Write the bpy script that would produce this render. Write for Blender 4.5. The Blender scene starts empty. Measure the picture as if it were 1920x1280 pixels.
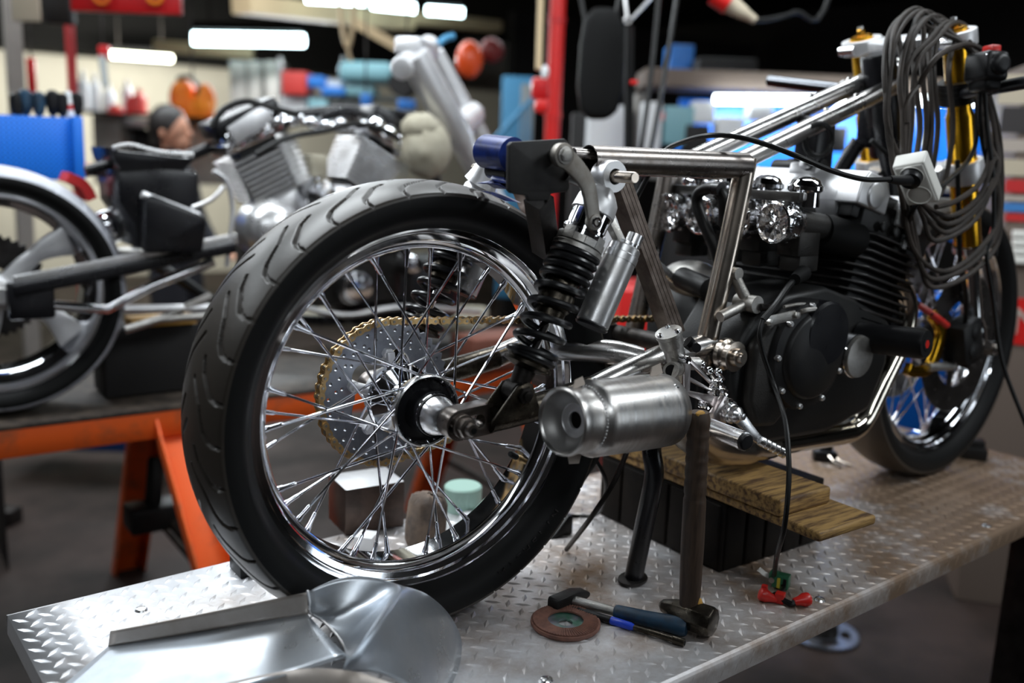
import bpy, bmesh, math, random
import numpy as np
from mathutils import Vector, Matrix, Quaternion
random.seed(7); rng = np.random.default_rng(5)
PI = math.pi
SC = bpy.context.scene; COL = SC.collection
V = lambda *a: np.array(a, float)

# ---------------------------------------------------------------- camera
FPX = 1770.0; CAM = V(-.6495, -1.1287, .6641); YAW, PIT, ROLL = .6278, .1930, .0379
cF = V(math.sin(YAW)*math.cos(PIT), math.cos(YAW)*math.cos(PIT), -math.sin(PIT))
_r = V(math.cos(YAW), -math.sin(YAW), 0); _u = np.cross(_r, cF)
cR = _r*math.cos(ROLL)+_u*math.sin(ROLL); cU = -_r*math.sin(ROLL)+_u*math.cos(ROLL)
def at(x, y, Y=None, Z=None, X=None, D=None):
    """photo pixel -> world point on a plane Y=, Z=, X= or at depth D"""
    d = cF+cR*(x-960)/FPX-cU*(y-640)/FPX
    k = (Y-CAM[1])/d[1] if Y is not None else (Z-CAM[2])/d[2] if Z is not None else (X-CAM[0])/d[0] if X is not None else D
    return CAM+d*k
cam = bpy.data.objects.new('camera', bpy.data.cameras.new('camera')); COL.objects.link(cam)
cam.matrix_world = Matrix(((cR[0], cU[0], -cF[0], CAM[0]), (cR[1], cU[1], -cF[1], CAM[1]), (cR[2], cU[2], -cF[2], CAM[2]), (0, 0, 0, 1)))
cam.data.sensor_width = 36; cam.data.lens = FPX/1920*36; cam.data.clip_start = .02
cam.data.dof.use_dof = True; cam.data.dof.focus_distance = 1.37; cam.data.dof.aperture_fstop = 1.9
SC.camera = cam
FLOOR = -.75

# ---------------------------------------------------------------- mesh builder
def unit(a): a = np.asarray(a, float); return a/(np.linalg.norm(a)+1e-12)
def frame(ax, ref=None):
    w = unit(ax); r = V(0, 0, 1) if ref is None else np.asarray(ref, float)
    if abs(np.dot(unit(r), w)) > .98: r = V(1, 0, 0)
    u = unit(np.cross(r, w)); return u, np.cross(w, u), w
def cr(pts, n=8, closed=False):
    p = [np.asarray(q, float) for q in pts]; out = []; m = len(p)
    for i in range(m if closed else m-1):
        a, b, c, d = (p[(i+k) % m] for k in (-1, 0, 1, 2)) if closed else (p[max(i-1, 0)], p[i], p[i+1], p[min(i+2, m-1)])
        for t in np.arange(n)/n:
            out.append(.5*(2*b+(c-a)*t+(2*a-5*b+4*c-d)*t*t+(3*b-a-3*c+d)*t**3))
    if not closed: out.append(p[-1])
    return out
class MB:
    def __init__(s): s.v = []; s.f = []; s.m = []; s.k = 0
    def add(s, vs, fs):
        o = len(s.v); s.v += [tuple(map(float, q)) for q in vs]
        s.f += [tuple(o+i for i in f) for f in fs]; s.m += [s.k]*len(fs); return s
    def slot(s, k): s.k = k; return s
    def box(s, c, d, R=None):
        R = np.eye(3) if R is None else np.asarray(R); h = np.asarray(d, float)/2; c = np.asarray(c, float)
        vs = [c+R@(h*V(x, y, z)) for x in (-1, 1) for y in (-1, 1) for z in (-1, 1)]
        return s.add(vs, [(0, 1, 3, 2), (4, 6, 7, 5), (0, 4, 5, 1), (2, 3, 7, 6), (0, 2, 6, 4), (1, 5, 7, 3)])
    def bar(s, a, b, w, h, ref=None):
        a = np.asarray(a, float); b = np.asarray(b, float); u, v, ww = frame(b-a, ref)
        return s.box((a+b)/2, (w, h, np.linalg.norm(b-a)), np.stack([u, v, ww], 1))
    def cyl(s, a, b, r, r2=None, n=24, caps=True): return s.tube([a, b], [r, r if r2 is None else r2], n, caps=caps)
    def tube(s, pts, r, n=12, closed=False, caps=True):
        p = [np.asarray(q, float) for q in pts]; m = len(p); rr = list(r) if hasattr(r, '__len__') else [r]*m
        tan = [unit((p[(i+1) % m]-p[i-1]) if closed else (p[min(i+1, m-1)]-p[max(i-1, 0)])) for i in range(m)]
        u, v, _ = frame(tan[0]); vs = []
        for i in range(m):
            u = unit(u-tan[i]*np.dot(u, tan[i])); v = np.cross(tan[i], u)
            for k in range(n):
                t = 2*PI*k/n; vs.append(p[i]+rr[i]*(u*math.cos(t)+v*math.sin(t)))
        fs = [(i*n+k, i*n+(k+1) % n, ((i+1) % m)*n+(k+1) % n, ((i+1) % m)*n+k) for i in range(m if closed else m-1) for k in range(n)]
        if caps and not closed: fs += [tuple(reversed(range(n))), tuple(range((m-1)*n, m*n))]
        return s.add(vs, fs)
    def lathe(s, prof, o=(0, 0, 0), ax=(0, 0, 1), n=48, ref=None, closed=False, arc=None):
        """prof: (radius, height along ax)"""
        u, v, w = frame(ax, ref); o = np.asarray(o, float); vs = []; m = len(prof)
        full = arc is None; a0, a1 = arc or (0, 2*PI); N = n if full else n+1
        for k in range(N):
            t = a0+(a1-a0)*k/n; d = u*math.cos(t)+v*math.sin(t)
            vs += [o+d*r+w*h for r, h in prof]
        fs = []
        for k in range(n):
            k2 = (k+1) % N
            for j in range(m if closed else m-1):
                j2 = (j+1) % m; fs.append((k*m+j, k2*m+j, k2*m+j2, k*m+j2))
        return s.add(vs, fs)
    def ball(s, c, r, sc=(1, 1, 1), n=20, R=None):
        R = np.eye(3) if R is None else R; m = n//2; vs = []
        for i in range(m+1):
            for k in range(n):
                a = PI*i/m; t = 2*PI*k/n
                vs.append(np.asarray(c, float)+R@(V(math.sin(a)*math.cos(t), math.sin(a)*math.sin(t), math.cos(a))*r*np.asarray(sc, float)))
        return s.add(vs, [(i*n+k, (i+1)*n+k, (i+1)*n+(k+1) % n, i*n+(k+1) % n) for i in range(m) for k in range(n)])
    def torus(s, c, ax, R, r, n=40, k=10):
        u, v, w = frame(ax); return s.tube([np.asarray(c, float)+R*(u*math.cos(t)+v*math.sin(t)) for t in np.arange(n)*2*PI/n], r, k, closed=True)
    def helix(s, a, b, R, r, ts, n=24, k=8, ref=None):
        """ts: list of heights (0..1) reached at each full turn"""
        a = np.asarray(a, float); b = np.asarray(b, float); u, v, w = frame(b-a, ref); L = np.linalg.norm(b-a); pts = []
        for q in np.arange(0, (len(ts)-1)*n+1):
            h = np.interp(q/n, range(len(ts)), ts); t = 2*PI*q/n
            pts.append(a+w*L*h+R*(u*math.cos(t)+v*math.sin(t)))
        return s.tube(pts, r, k)
    def sheet(s, outs, t, o, u, v):
        """plate from 2D outlines (first outer, others holes), thickness t centred, in the frame o,u,v"""
        o = np.asarray(o, float); u = unit(u); v = unit(np.asarray(v, float)-u*np.dot(u, v)); w = np.cross(u, v)
        cu = bpy.data.curves.new('c', 'CURVE'); cu.dimensions = '2D'; cu.fill_mode = 'BOTH'; cu.extrude = t/2
        for pl in outs:
            sp = cu.splines.new('POLY'); sp.points.add(len(pl)-1); sp.use_cyclic_u = True
            for i, q in enumerate(pl): sp.points[i].co = (q[0]*100, q[1]*100, 0, 1)
        cu.extrude = t/2*100
        return s._curve(cu, o, u, v, w)
    def text(s, txt, size, t, o, u, v, align='CENTER'):
        u = unit(u); v = unit(v); w = np.cross(u, v)
        cu = bpy.data.curves.new('c', 'FONT'); cu.body = txt; cu.size = size*100; cu.extrude = t/2*100; cu.align_x = align; cu.align_y = 'CENTER'; cu.resolution_u = 3
        return s._curve(cu, np.asarray(o, float), u, v, w)
    def _curve(s, cu, o, u, v, w):
        ob = bpy.data.objects.new('c', cu); me = bpy.data.meshes.new_from_object(ob)
        s.add([o+(u*q.co[0]+v*q.co[1]+w*q.co[2])/100 for q in me.vertices], [tuple(f.vertices) for f in me.polygons])
        bpy.data.objects.remove(ob); bpy.data.curves.remove(cu); bpy.data.meshes.remove(me); return s
    def build(s, name, mat, parent=None, bevel=0, seg=2, ang=35, label=None, sub=0):
        me = bpy.data.meshes.new(name); me.from_pydata(s.v, [], s.f)
        for m_ in (mat if isinstance(mat, (list, tuple)) else [mat]): me.materials.append(M(m_))
        if any(s.m): me.polygons.foreach_set('material_index', s.m)
        bm = bmesh.new(); bm.from_mesh(me)
        if len(bm.verts) < 60000: bmesh.ops.remove_doubles(bm, verts=bm.verts, dist=1e-6)
        bmesh.ops.recalc_face_normals(bm, faces=bm.faces)
        if bevel:
            es = [e for e in bm.edges if len(e.link_faces) == 2 and e.calc_face_angle(0) > math.radians(40)]
            bmesh.ops.bevel(bm, geom=es, offset=bevel, segments=seg, affect='EDGES', profile=.5, clamp_overlap=True)
        bm.to_mesh(me); bm.free()
        me.polygons.foreach_set('use_smooth', [True]*len(me.polygons)); me.set_sharp_from_angle(angle=math.radians(ang))
        ob = bpy.data.objects.new(name, me); COL.objects.link(ob)
        if parent is not None: put(ob, parent)
        if label: ob['label'] = label
        return ob
def put(ob, parent):
    ob.parent = parent
    bpy.context.view_layer.update() if False else None
    ob.matrix_parent_inverse = Matrix.Translation(-Vector(ROOTS[parent.name])) if parent.name in ROOTS else Matrix()
ROOTS = {}
def empty(name, loc=(0, 0, 0), parent=None):
    o = bpy.data.objects.new(name, None); COL.objects.link(o); o.empty_display_size = .05
    if parent is None:
        o.location = [float(q) for q in loc]
        ROOTS[o.name] = [float(q) for q in loc]
    else:
        ROOTS[o.name] = (0, 0, 0); put(o, parent)
    return o
def thing(name, label, cat, loc=(0, 0, 0), group=None):
    o = empty(name, loc); return tag(o, label, cat, group)
def tag(o, label, cat, group=None, kind=None):
    if label: o['label'] = label
    if cat: o['category'] = cat
    if group: o['group'] = group
    if kind: o['kind'] = kind
    return o
def struct(o): o['kind'] = 'structure'; return o
def circle(r, n=24, c=(0, 0), a0=0): return [(c[0]+r*math.cos(a0+2*PI*k/n), c[1]+r*math.sin(a0+2*PI*k/n)) for k in range(n)]
def ngon_nut(b, a, c, r, n=6): b.tube([a, c], r, n); return b
def camR(yaw=0):
    a = YAW+yaw; u = V(math.cos(a), -math.sin(a), 0); w = V(math.sin(a), math.cos(a), 0); return np.stack([u, w, V(0, 0, 1)], 1)
def pxbox(x0, y0, x1, y1, D, t, yaw=0):
    """box whose camera-side face spans a photo rectangle at depth D; returns centre, dims, rotation"""
    c = at((x0+x1)/2, (y0+y1)/2, D=D); R = camR(yaw); s_ = D/FPX
    return c+R@V(0, t/2, 0), (abs(x1-x0)*s_, t, abs(y1-y0)*s_), R

# ---------------------------------------------------------------- materials
MATS = {}
def M(k):
    if isinstance(k, str):
        if k not in MATS: raise KeyError(k)
        return MATS[k]
    return k
def mat(name, col, metal=0, rough=.5, col2=None, vs=12, lo=.4, hi=.65, bump=0, bs=300, rv=.0, emit=None, es=0, stretch=None, alpha=None, trans=0, coat=0, spec=.5):
    m = bpy.data.materials.new(name); m.use_nodes = True; nt = m.node_tree; N = nt.nodes; L = nt.links
    b = N['Principled BSDF']; b.inputs['Base Color'].default_value = (*col, 1); b.inputs['Metallic'].default_value = metal
    b.inputs['Roughness'].default_value = rough; b.inputs['Coat Weight'].default_value = coat; b.inputs['Coat Roughness'].default_value = .1
    b.inputs['Transmission Weight'].default_value = trans; b.inputs['Specular IOR Level'].default_value = spec
    tc = N.new('ShaderNodeTexCoord'); src = tc.outputs['Object']
    if stretch:
        mp = N.new('ShaderNodeMapping'); mp.inputs['Scale'].default_value = stretch; L.new(src, mp.inputs['Vector']); src = mp.outputs['Vector']
    if col2 or rv:
        nz = N.new('ShaderNodeTexNoise'); nz.inputs['Scale'].default_value = vs; nz.inputs['Detail'].default_value = 6; nz.inputs['Roughness'].default_value = .62
        L.new(src, nz.inputs['Vector'])
        rp = N.new('ShaderNodeValToRGB'); rp.color_ramp.elements[0].position = lo; rp.color_ramp.elements[1].position = hi
        rp.color_ramp.elements[0].color = (*col, 1); rp.color_ramp.elements[1].color = (*(col2 or col), 1)
        L.new(nz.outputs['Fac'], rp.inputs['Fac']); L.new(rp.outputs['Color'], b.inputs['Base Color'])
        if rv:
            mr = N.new('ShaderNodeMapRange'); mr.inputs['From Min'].default_value = .3; mr.inputs['From Max'].default_value = .7
            mr.inputs['To Min'].default_value = max(.02, rough-rv); mr.inputs['To Max'].default_value = rough+rv
            L.new(nz.outputs['Fac'], mr.inputs['Value']); L.new(mr.outputs['Result'], b.inputs['Roughness'])
    if bump:
        n2 = N.new('ShaderNodeTexNoise'); n2.inputs['Scale'].default_value = bs; n2.inputs['Detail'].default_value = 3; L.new(src, n2.inputs['Vector'])
        bp = N.new('ShaderNodeBump'); bp.inputs['Strength'].default_value = bump; bp.inputs['Distance'].default_value = .002
        L.new(n2.outputs['Fac'], bp.inputs['Height']); L.new(bp.outputs['Normal'], b.inputs['Normal'])
    if emit: b.inputs['Emission Color'].default_value = (*emit, 1); b.inputs['Emission Strength'].default_value = es
    MATS[name] = m; return m
mat('chrome', (.86, .87, .9), 1, .07, rv=.03, vs=30)
mat('spoke_chrome', (.85, .86, .92), 1, .14)
mat('alu', (.78, .78, .79), .82, .32, (.55, .54, .53), 18, rv=.08, bump=.05)
mat('alu_bright', (.86, .86, .87), 1, .26, rv=.08, vs=25)
mat('lever_grey', (.36, .34, .31), .8, .48, (.2, .17, .14), 26, .4, .7)
mat('black_chrome', (.10, .105, .115), 1, .2)
mat('brown_card', (.16, .05, .03), 0, .7)
mat('lift_blue', (.004, .03, .12), 0, .5)
mat('header_chrome', (.78, .72, .62), 1, .12, (.6, .5, .36), 6, .5, .75)
mat('plate_alu', (.78, .72, .71), 1, .3)
mat('sleeve_grey', (.42, .41, .40), .8, .5, (.3, .29, .28), 14)
mat('alu_cast', (.55, .54, .52), 1, .45, (.36, .34, .31), 22, bump=.25, bs=500)
mat('alu_white', (.8, .8, .81), .6, .38, (.66, .66, .68), 15)
mat('muffler_alu', (.72, .71, .7), 1, .34, (.55, .52, .49), 8, .35, .7, bump=.08, bs=60, rv=.07, stretch=(14, 1, 1))
mat('sheet_alu', (.74, .77, .80), .8, .34, (.46, .52, .60), 6, .35, .7, rv=.12, bump=.04, bs=30)
mat('sheet_dull', (.62, .57, .53), .45, .45, (.42, .36, .31), 7, .4, .7, rv=.1)
mat('raw_steel', (.36, .33, .31), 1, .3, (.2, .17, .15), 25, .4, .7, bump=.05, rv=.08)
mat('bare_tube', (.58, .57, .56), 1, .27, (.46, .44, .42), 12, .45, .75, rv=.05)
mat('weld_steel', (.60, .53, .46), 1, .24, (.44, .37, .30), 10, .45, .75, rv=.05)
mat('brown_bar', (.22, .175, .15), .8, .42, (.1, .075, .06), 30, bump=.15)
mat('dark_steel', (.055, .05, .048), .8, .45, (.025, .022, .02), 25, bump=.1)
mat('oily_metal', (.1, .085, .065), .9, .3, (.03, .025, .02), 40, rv=.1, bump=.1)
mat('black_paint', (.008, .008, .010), 0, .3, rv=.08, spec=.4)
mat('black_satin', (.007, .007, .008), 0, .45, (.014, .013, .012), 14, bump=.08, spec=.3)
mat('engine_black', (.005, .005, .005), .1, .45, (.016, .014, .012), 9, .5, .8, bump=.2, bs=400)
mat('engine_grey', (.04, .037, .034), .5, .45, (.016, .015, .014), 12, bump=.2, bs=400)
mat('fin_black', (.014, .013, .013), .3, .42, (.03, .026, .025), 20)
mat('rubber_tread', (.050, .041, .033), 0, .40, (.030, .026, .022), 9, .35, .7, bump=.06, bs=120)
mat('rubber_side', (.006, .006, .006), 0, .55, spec=.2)
mat('rubber_grey', (.42, .43, .47), 0, .5, (.3, .31, .35), 9)
mat('black_rubber', (.005, .005, .005), 0, .6, spec=.15)
mat('spring_black', (.01, .01, .011), 0, .3)
mat('sprocket_grey', (.34, .36, .4), 1, .38, (.22, .23, .26), 20, rv=.06)
mat('chain_gold', (.72, .5, .24), 1, .32, (.5, .33, .15), 60)
mat('chain_steel', (.4, .38, .34), 1, .3)
mat('gold', (.85, .46, .03), 1, .22, rv=.05)
mat('gold_bolt', (.8, .42, .06), 1, .25)
mat('blue_paint', (.012, .035, .22), .1, .3, (.008, .02, .12), 30, .5, .6)
mat('plate_black', (.014, .013, .013), .2, .62, (.022, .021, .020), 40, bump=.15, bs=700)
mat('foil', (.9, .9, .92), 1, .14, bump=1.0, bs=70)
mat('hose_black', (.006, .006, .006), 0, .42, spec=.3)
mat('cord_grey', (.052, .042, .036), 0, .55, (.03, .026, .023), 20, spec=.2)
mat('plastic_white', (.78, .77, .72), 0, .4)
mat('plastic_black', (.008, .008, .009), 0, .42, spec=.3)
mat('red_plastic', (.55, .02, .015), 0, .35)
mat('green_plastic', (.03, .16, .08), 0, .4)
mat('yellow_plastic', (.6, .5, .05), 0, .4)
mat('red_glow', (.9, .08, .03), 0, .4)
mat('wood_board', (.40, .24, .08), 0, .62, (.09, .045, .018), 12, .42, .62, bump=.4, bs=60, stretch=(1, 9, 9))
mat('wood_dark', (.05, .034, .024), 0, .6, (.02, .014, .01), 14, bump=.3, bs=60, stretch=(9, 9, 1))
mat('wood_handle', (.06, .036, .022), 0, .55, (.03, .018, .012), 20, bump=.2, stretch=(9, 9, 1))
mat('wood_chip', (.55, .3, .06), 0, .6)
mat('crate_dark', (.012, .009, .007), 0, .7, (.005, .004, .0035), 10, bump=.3, bs=80, spec=.15)
mat('orange_paint', (.85, .12, .015), .1, .42, (.36, .1, .04), 10, .52, .72, bump=.1, bs=90)
mat('bench_top', (.035, .028, .024), .1, .55, (.09, .07, .055), 20, spec=.3)
mat('flap_brown', (.22, .1, .07), 0, .7, (.13, .06, .045), 60)
mat('disc_print', (.25, .25, .3), .6, .3, (.05, .2, .12), 30)
mat('tool_blue', (.01, .045, .09), 0, .5, (.01, .02, .035), 40)
mat('blue_bright', (.01, .05, .5), 0, .35)
mat('white_box', (.8, .8, .8), 0, .6)
mat('cloth_brown', (.22, .16, .12), 0, .9, (.1, .08, .07), 25, bump=.5, bs=60)
mat('tape_green', (.38, .58, .5), 0, .4)
mat('khaki', (.4, .37, .29), 0, .85, (.3, .27, .2), 12, bump=.4, bs=40)
mat('floor', (.040, .027, .023), 0, .62, (.014, .011, .009), 2.2, .4, .65, bump=.1, bs=30, rv=.1, spec=.2)
mat('block_brown', (.12, .085, .07), .6, .4, (.06, .045, .04), 20)
mat('deep_red', (.14, .008, .006), 0, .5)
mat('wall_cream', (.6, .58, .5), 0, .8, (.5, .48, .42), 1)
mat('wall_dark', (.015, .013, .012), 0, .8, spec=.2)
mat('ceiling_dark', (.004, .004, .004), 0, .9, spec=.1)
mat('beam_cream', (.5, .38, .22), 0, .6)
mat('red_paint', (.5, .01, .012), 0, .35, rv=.05)
mat('red_bright', (.60, .012, .010), 0, .4)
mat('orange_fabric', (.95, .28, .01), 0, .6, (.8, .1, .01), 4, .4, .6)
mat('orange_ball', (.85, .1, .02), 0, .3)
mat('panel_blue', (.005, .14, .62), 0, .45)
mat('panel_grey', (.24, .225, .2), 0, .6, (.19, .175, .16), 4)
mat('panel_beige', (.15, .115, .095), 0, .6, spec=.2)
mat('paper', (.42, .36, .31), 0, .7)
mat('paper_cream', (.5, .43, .32), 0, .7)
mat('ink', (.03, .025, .025), 0, .6)
mat('sticker_red', (.5, .02, .02), 0, .5)
mat('sticker_blue', (.05, .2, .5), 0, .5)
mat('steel_shelf', (.3, .33, .33), .3, .5)
mat('box_white', (.75, .77, .78), 0, .6)
mat('box_blue', (.03, .22, .7), 0, .5)
mat('box_red', (.7, .06, .05), 0, .5)
mat('box_teal', (.2, .4, .45), 0, .5)
mat('box_dark', (.018, .017, .017), 0, .6, spec=.25)
mat('mesh_blue', (.06, .24, .42), .3, .5)
mat('skin', (.55, .27, .17), 0, .5)
mat('hair', (.012, .01, .009), 0, .5)
mat('sweater', (.015, .016, .022), 0, .9)
mat('tube_cool', (.8, .95, 1), 0, .5, emit=(.72, .95, 1), es=14)
mat('tube_warm', (1, 1, .85), 0, .5, emit=(.95, 1, .78), es=10)
mat('tube_strip', (1, 1, 1), 0, .5, emit=(.86, .97, 1), es=16)
mat('fill_panel_glow', (.8, .85, .9), 0, .3, emit=(.85, .93, 1), es=3.0)  # emission of the pane added behind the camera
mat('glass', (1, 1, 1), 0, .03, trans=1)
# perforated blue panel: rows of small round holes as darker dots
def perforated(name, col, scale):
    m = mat(name, col, 0, .45); nt = m.node_tree; N = nt.nodes; L = nt.links; b = N['Principled BSDF']
    tc = N.new('ShaderNodeTexCoord'); vo = N.new('ShaderNodeTexVoronoi'); vo.inputs['Scale'].default_value = scale; vo.inputs['Randomness'].default_value = 0
    L.new(tc.outputs['Object'], vo.inputs['Vector'])
    rp = N.new('ShaderNodeValToRGB'); rp.color_ramp.elements[0].position = .22; rp.color_ramp.elements[1].position = .3
    rp.color_ramp.elements[0].color = (col[0]*.15, col[1]*.15, col[2]*.2, 1); rp.color_ramp.elements[1].color = (*col, 1)
    L.new(vo.outputs['Distance'], rp.inputs['Fac']); L.new(rp.outputs['Color'], b.inputs['Base Color'])
perforated('perf_blue', (.005, .17, .75), 70)
# diamond plate: bare worn metal with brown grime in patches, browner overall towards the front end of the table
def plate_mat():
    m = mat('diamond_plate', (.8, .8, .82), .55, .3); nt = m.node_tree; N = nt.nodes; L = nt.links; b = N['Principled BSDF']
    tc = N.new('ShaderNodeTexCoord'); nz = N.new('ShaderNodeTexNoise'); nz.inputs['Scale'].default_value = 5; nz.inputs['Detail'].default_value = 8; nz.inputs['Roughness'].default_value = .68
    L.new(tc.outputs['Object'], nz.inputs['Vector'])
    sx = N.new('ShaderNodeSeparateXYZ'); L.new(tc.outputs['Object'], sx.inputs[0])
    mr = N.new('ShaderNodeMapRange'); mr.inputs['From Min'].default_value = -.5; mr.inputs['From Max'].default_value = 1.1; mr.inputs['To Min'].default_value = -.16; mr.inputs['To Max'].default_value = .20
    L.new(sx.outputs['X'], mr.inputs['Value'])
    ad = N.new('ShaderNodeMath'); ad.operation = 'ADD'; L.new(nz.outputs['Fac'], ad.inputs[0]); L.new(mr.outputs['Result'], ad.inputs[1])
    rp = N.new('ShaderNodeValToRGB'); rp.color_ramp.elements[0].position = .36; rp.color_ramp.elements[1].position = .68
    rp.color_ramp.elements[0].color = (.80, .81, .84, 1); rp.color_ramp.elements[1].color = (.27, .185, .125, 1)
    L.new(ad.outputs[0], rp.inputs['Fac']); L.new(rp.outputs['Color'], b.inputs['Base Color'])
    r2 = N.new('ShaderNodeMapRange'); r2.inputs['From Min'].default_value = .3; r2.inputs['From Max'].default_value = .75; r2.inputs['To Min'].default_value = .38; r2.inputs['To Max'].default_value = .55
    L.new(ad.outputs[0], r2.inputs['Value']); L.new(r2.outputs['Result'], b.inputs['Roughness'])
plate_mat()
# ---------------------------------------------------------------- lift table (rotated a little against the bike)
TA = .0468; tc, ts = math.cos(TA), math.sin(TA)
TU, TV = V(tc, ts, 0), V(-ts, tc, 0)
def T(x, y, z=0): return TU*x+TV*y+V(0, 0, z)
TX0, TX1, TY0, TY1 = -.478, 1.625, -.359, .308
table = thing('lift_table', 'long steel lift table with diamond tread plate carrying the motorcycle', 'work table', (0, 0, FLOOR))
def lozenge(b, c, d, n, L, W, H):
    """raised lozenge bar: centre c, direction d in the surface with normal n"""
    d = unit(d); s_ = np.cross(n, d); k = .36
    b.add([c-d*L/2, c-s_*W/2, c+d*L/2, c+s_*W/2, c-d*L*k*.55+n*H, c+d*L*k*.55+n*H], [(0, 1, 4), (1, 2, 5), (1, 5, 4), (2, 3, 5), (3, 0, 4), (3, 4, 5)])
b = MB(); R = np.stack([TU, TV, V(0, 0, 1)], 1)
# rounded plate with turned-down lips: cross-section swept along x
prof = [(TY1+.004, -.032), (TY1+.004, -.006), (TY1+.001, -.0015), (TY1-.006, 0), (TY0+.014, 0), (TY0+.0085, -.0008), (TY0+.0045, -.0030), (TY0+.0018, -.0062), (TY0+.0004, -.0105), (TY0, -.015), (TY0, -.034)]
xs = np.linspace(TX0, TX1, 22); vs = [T(x, y, z) for x in xs for y, z in prof]; m = len(prof)
b.add(vs, [(i*m+j, (i+1)*m+j, (i+1)*m+j+1, i*m+j+1) for i in range(21) for j in range(m-1)])
for x, sg in ((TX0, -1), (TX1, 1)):
    b.add([T(x, TY0, -.034), T(x, TY0+.005, -.0015), T(x, TY1-.006, 0), T(x, TY1+.004, -.032)], [(0, 1, 2, 3)])
p = .0325; nx = int((TX1-TX0)/p); ny = int((TY1-TY0-.02)/p)+1
for i in range(2*nx):
    for j in range(ny):
        x = TX0+.012+i*p/2; y = TY0+.018+j*p+(p/2 if i % 2 else 0)
        if y > TY1-.012 or x > TX1-.01: continue
        a = PI/4 if i % 2 else -PI/4
        lozenge(b, T(x, y, 0), TU*math.cos(a)+TV*math.sin(a), V(0, 0, 1), .0265, .0085, .0018)
for i in range(nx):     # bars running over the turned-down front lip
    x = TX0+.012+i*p*1.0
    lozenge(b, T(x, TY0+.0002, -.0185), V(0, 0, 1)*.8+TU*.35, -TV, .027, .0034, .0014)
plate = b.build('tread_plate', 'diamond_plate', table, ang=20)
for x, y in ((-.27, .18), (.02, -.31), (.55, -.33), (1.1, -.33), (1.45, .05)):
    q = at(265, 1143, Z=0) if x == -.27 else at(1025, 1275, Z=0) if x == .02 else T(x, y)
    b = MB(); b.lathe([(.0, .0042), (.004, .004), (.0075, .0028), (.0095, .0)], q, (0, 0, 1), 20); b.build('bolt_head', 'alu_bright', table)
b = MB()
for y in (TY0+.10, TY1-.08):
    b.box(T((TX0+TX1)/2, y, -.036), (TX1-TX0-.04, .04, .06), R)
for x in (TX0+.03, .2, .8, TX1-.06): b.box(T(x, (TY0+TY1)/2, -.026), (.04, TY1-TY0-.10, .04), R)
b.build('under_frame', 'dark_steel', table)
# front pillar of the lift seen at the right edge
a = at(1905, 1020, Z=-.06)
b = MB(); q = T(TX1-.16, TY0+.05); b.box(V(q[0], q[1], (FLOOR-.05)/2), (.10, .12, abs(FLOOR)-.055), R)
b.box(V(q[0]+.02, q[1]-.02, FLOOR+.02), (.3, .26, .03), R)
b.build('lift_pillar', 'dark_steel', table, bevel=.004)
b = MB(); b.box(T(-.1, .0, FLOOR+.33), (.1, .3, .6), R); b.box(T(-.05, 0, FLOOR+.02), (.7, .5, .035), R)
b.build('lift_pillar', 'dark_steel', table, bevel=.004)
# ---------------------------------------------------------------- the motorcycle on the table
moto = thing('motorcycle', 'half-built spoked-wheel motorcycle with gold forks standing on the tread plate table', 'motorcycle', (0, 0, 0))
YA = V(0, 1, 0)
def pol(C, r, a, y): return V(C[0]+r*math.cos(a), C[1]+y, C[2]+r*math.sin(a))
def tyre_mesh(b, C, R, W, rb, tread, nseg, ntr, yaw=0):
    """lathe about Y: sidewalls (slot 1) and tread (slot 0) pressed in along the hooked grooves"""
    hw = W/2; rs = R-.20*hw*1.0; n_s = 10
    side = [(rb-.004, .60*hw), (rb+.001, .66*hw), (rb+.006, .74*hw), (rb+.3*(rs-rb), .93*hw), (rb+.62*(rs-rb), 1.0*hw), (rb+.9*(rs-rb), .985*hw)]
    ys = np.linspace(-.965*hw, .965*hw, ntr)
    rt = R-(R-rs)*np.abs(ys/(.965*hw))**2.3
    prof = [(r, -y) for r, y in side]+list(zip(rt, ys))+[(r, y) for r, y in reversed(side)]
    A = np.linspace(0, 2*PI, nseg, endpoint=False); Rm = np.tile(np.array([q[0] for q in prof])[None, :], (nseg, 1)); Yp = np.array([q[1] for q in prof])
    if tread is not None:
        dep = np.zeros((nseg, ntr))
        s = A[:, None]*R; y = ys[None, :]
        for gs in tread:
            for (s0, y0), (s1, y1) in zip(gs[:-1], gs[1:]):
                L = 2*PI*R; ds = s1-s0; dy = y1-y0; l2 = ds*ds+dy*dy
                rs_ = (s-s0+L/2) % L-L/2
                t = np.clip((rs_*ds+(y-y0)*dy)/l2, 0, 1)
                d = np.hypot(rs_-t*ds, y-y0-t*dy)
                dep = np.maximum(dep, np.clip((.0030-d)/.0013, 0, 1))
        Rm[:, 6:6+ntr] -= dep*.0045
    m = len(prof); cy, sy = math.cos(yaw), math.sin(yaw)
    x = Rm*np.cos(A)[:, None]; z = Rm*np.sin(A)[:, None]; y = np.tile(Yp[None, :], (nseg, 1))
    P = np.stack([C[0]+x*cy-y*sy, C[1]+x*sy+y*cy, C[2]+z], -1).reshape(-1, 3)
    fs = []; ms = []
    for k in range(nseg):
        k2 = (k+1) % nseg
        for j in range(m-1):
            fs.append((k*m+j, k*m+j+1, k2*m+j+1, k2*m+j)); ms.append(0 if 5 <= j < 6+ntr else 1)
    o = len(b.v); b.v += [tuple(q) for q in P.tolist()]; b.f += fs; b.m += ms; return b
RC = V(0, 0, .315); RR = .315; RW = .150
wheel = empty('wheel', parent=moto)
tr = []
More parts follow.
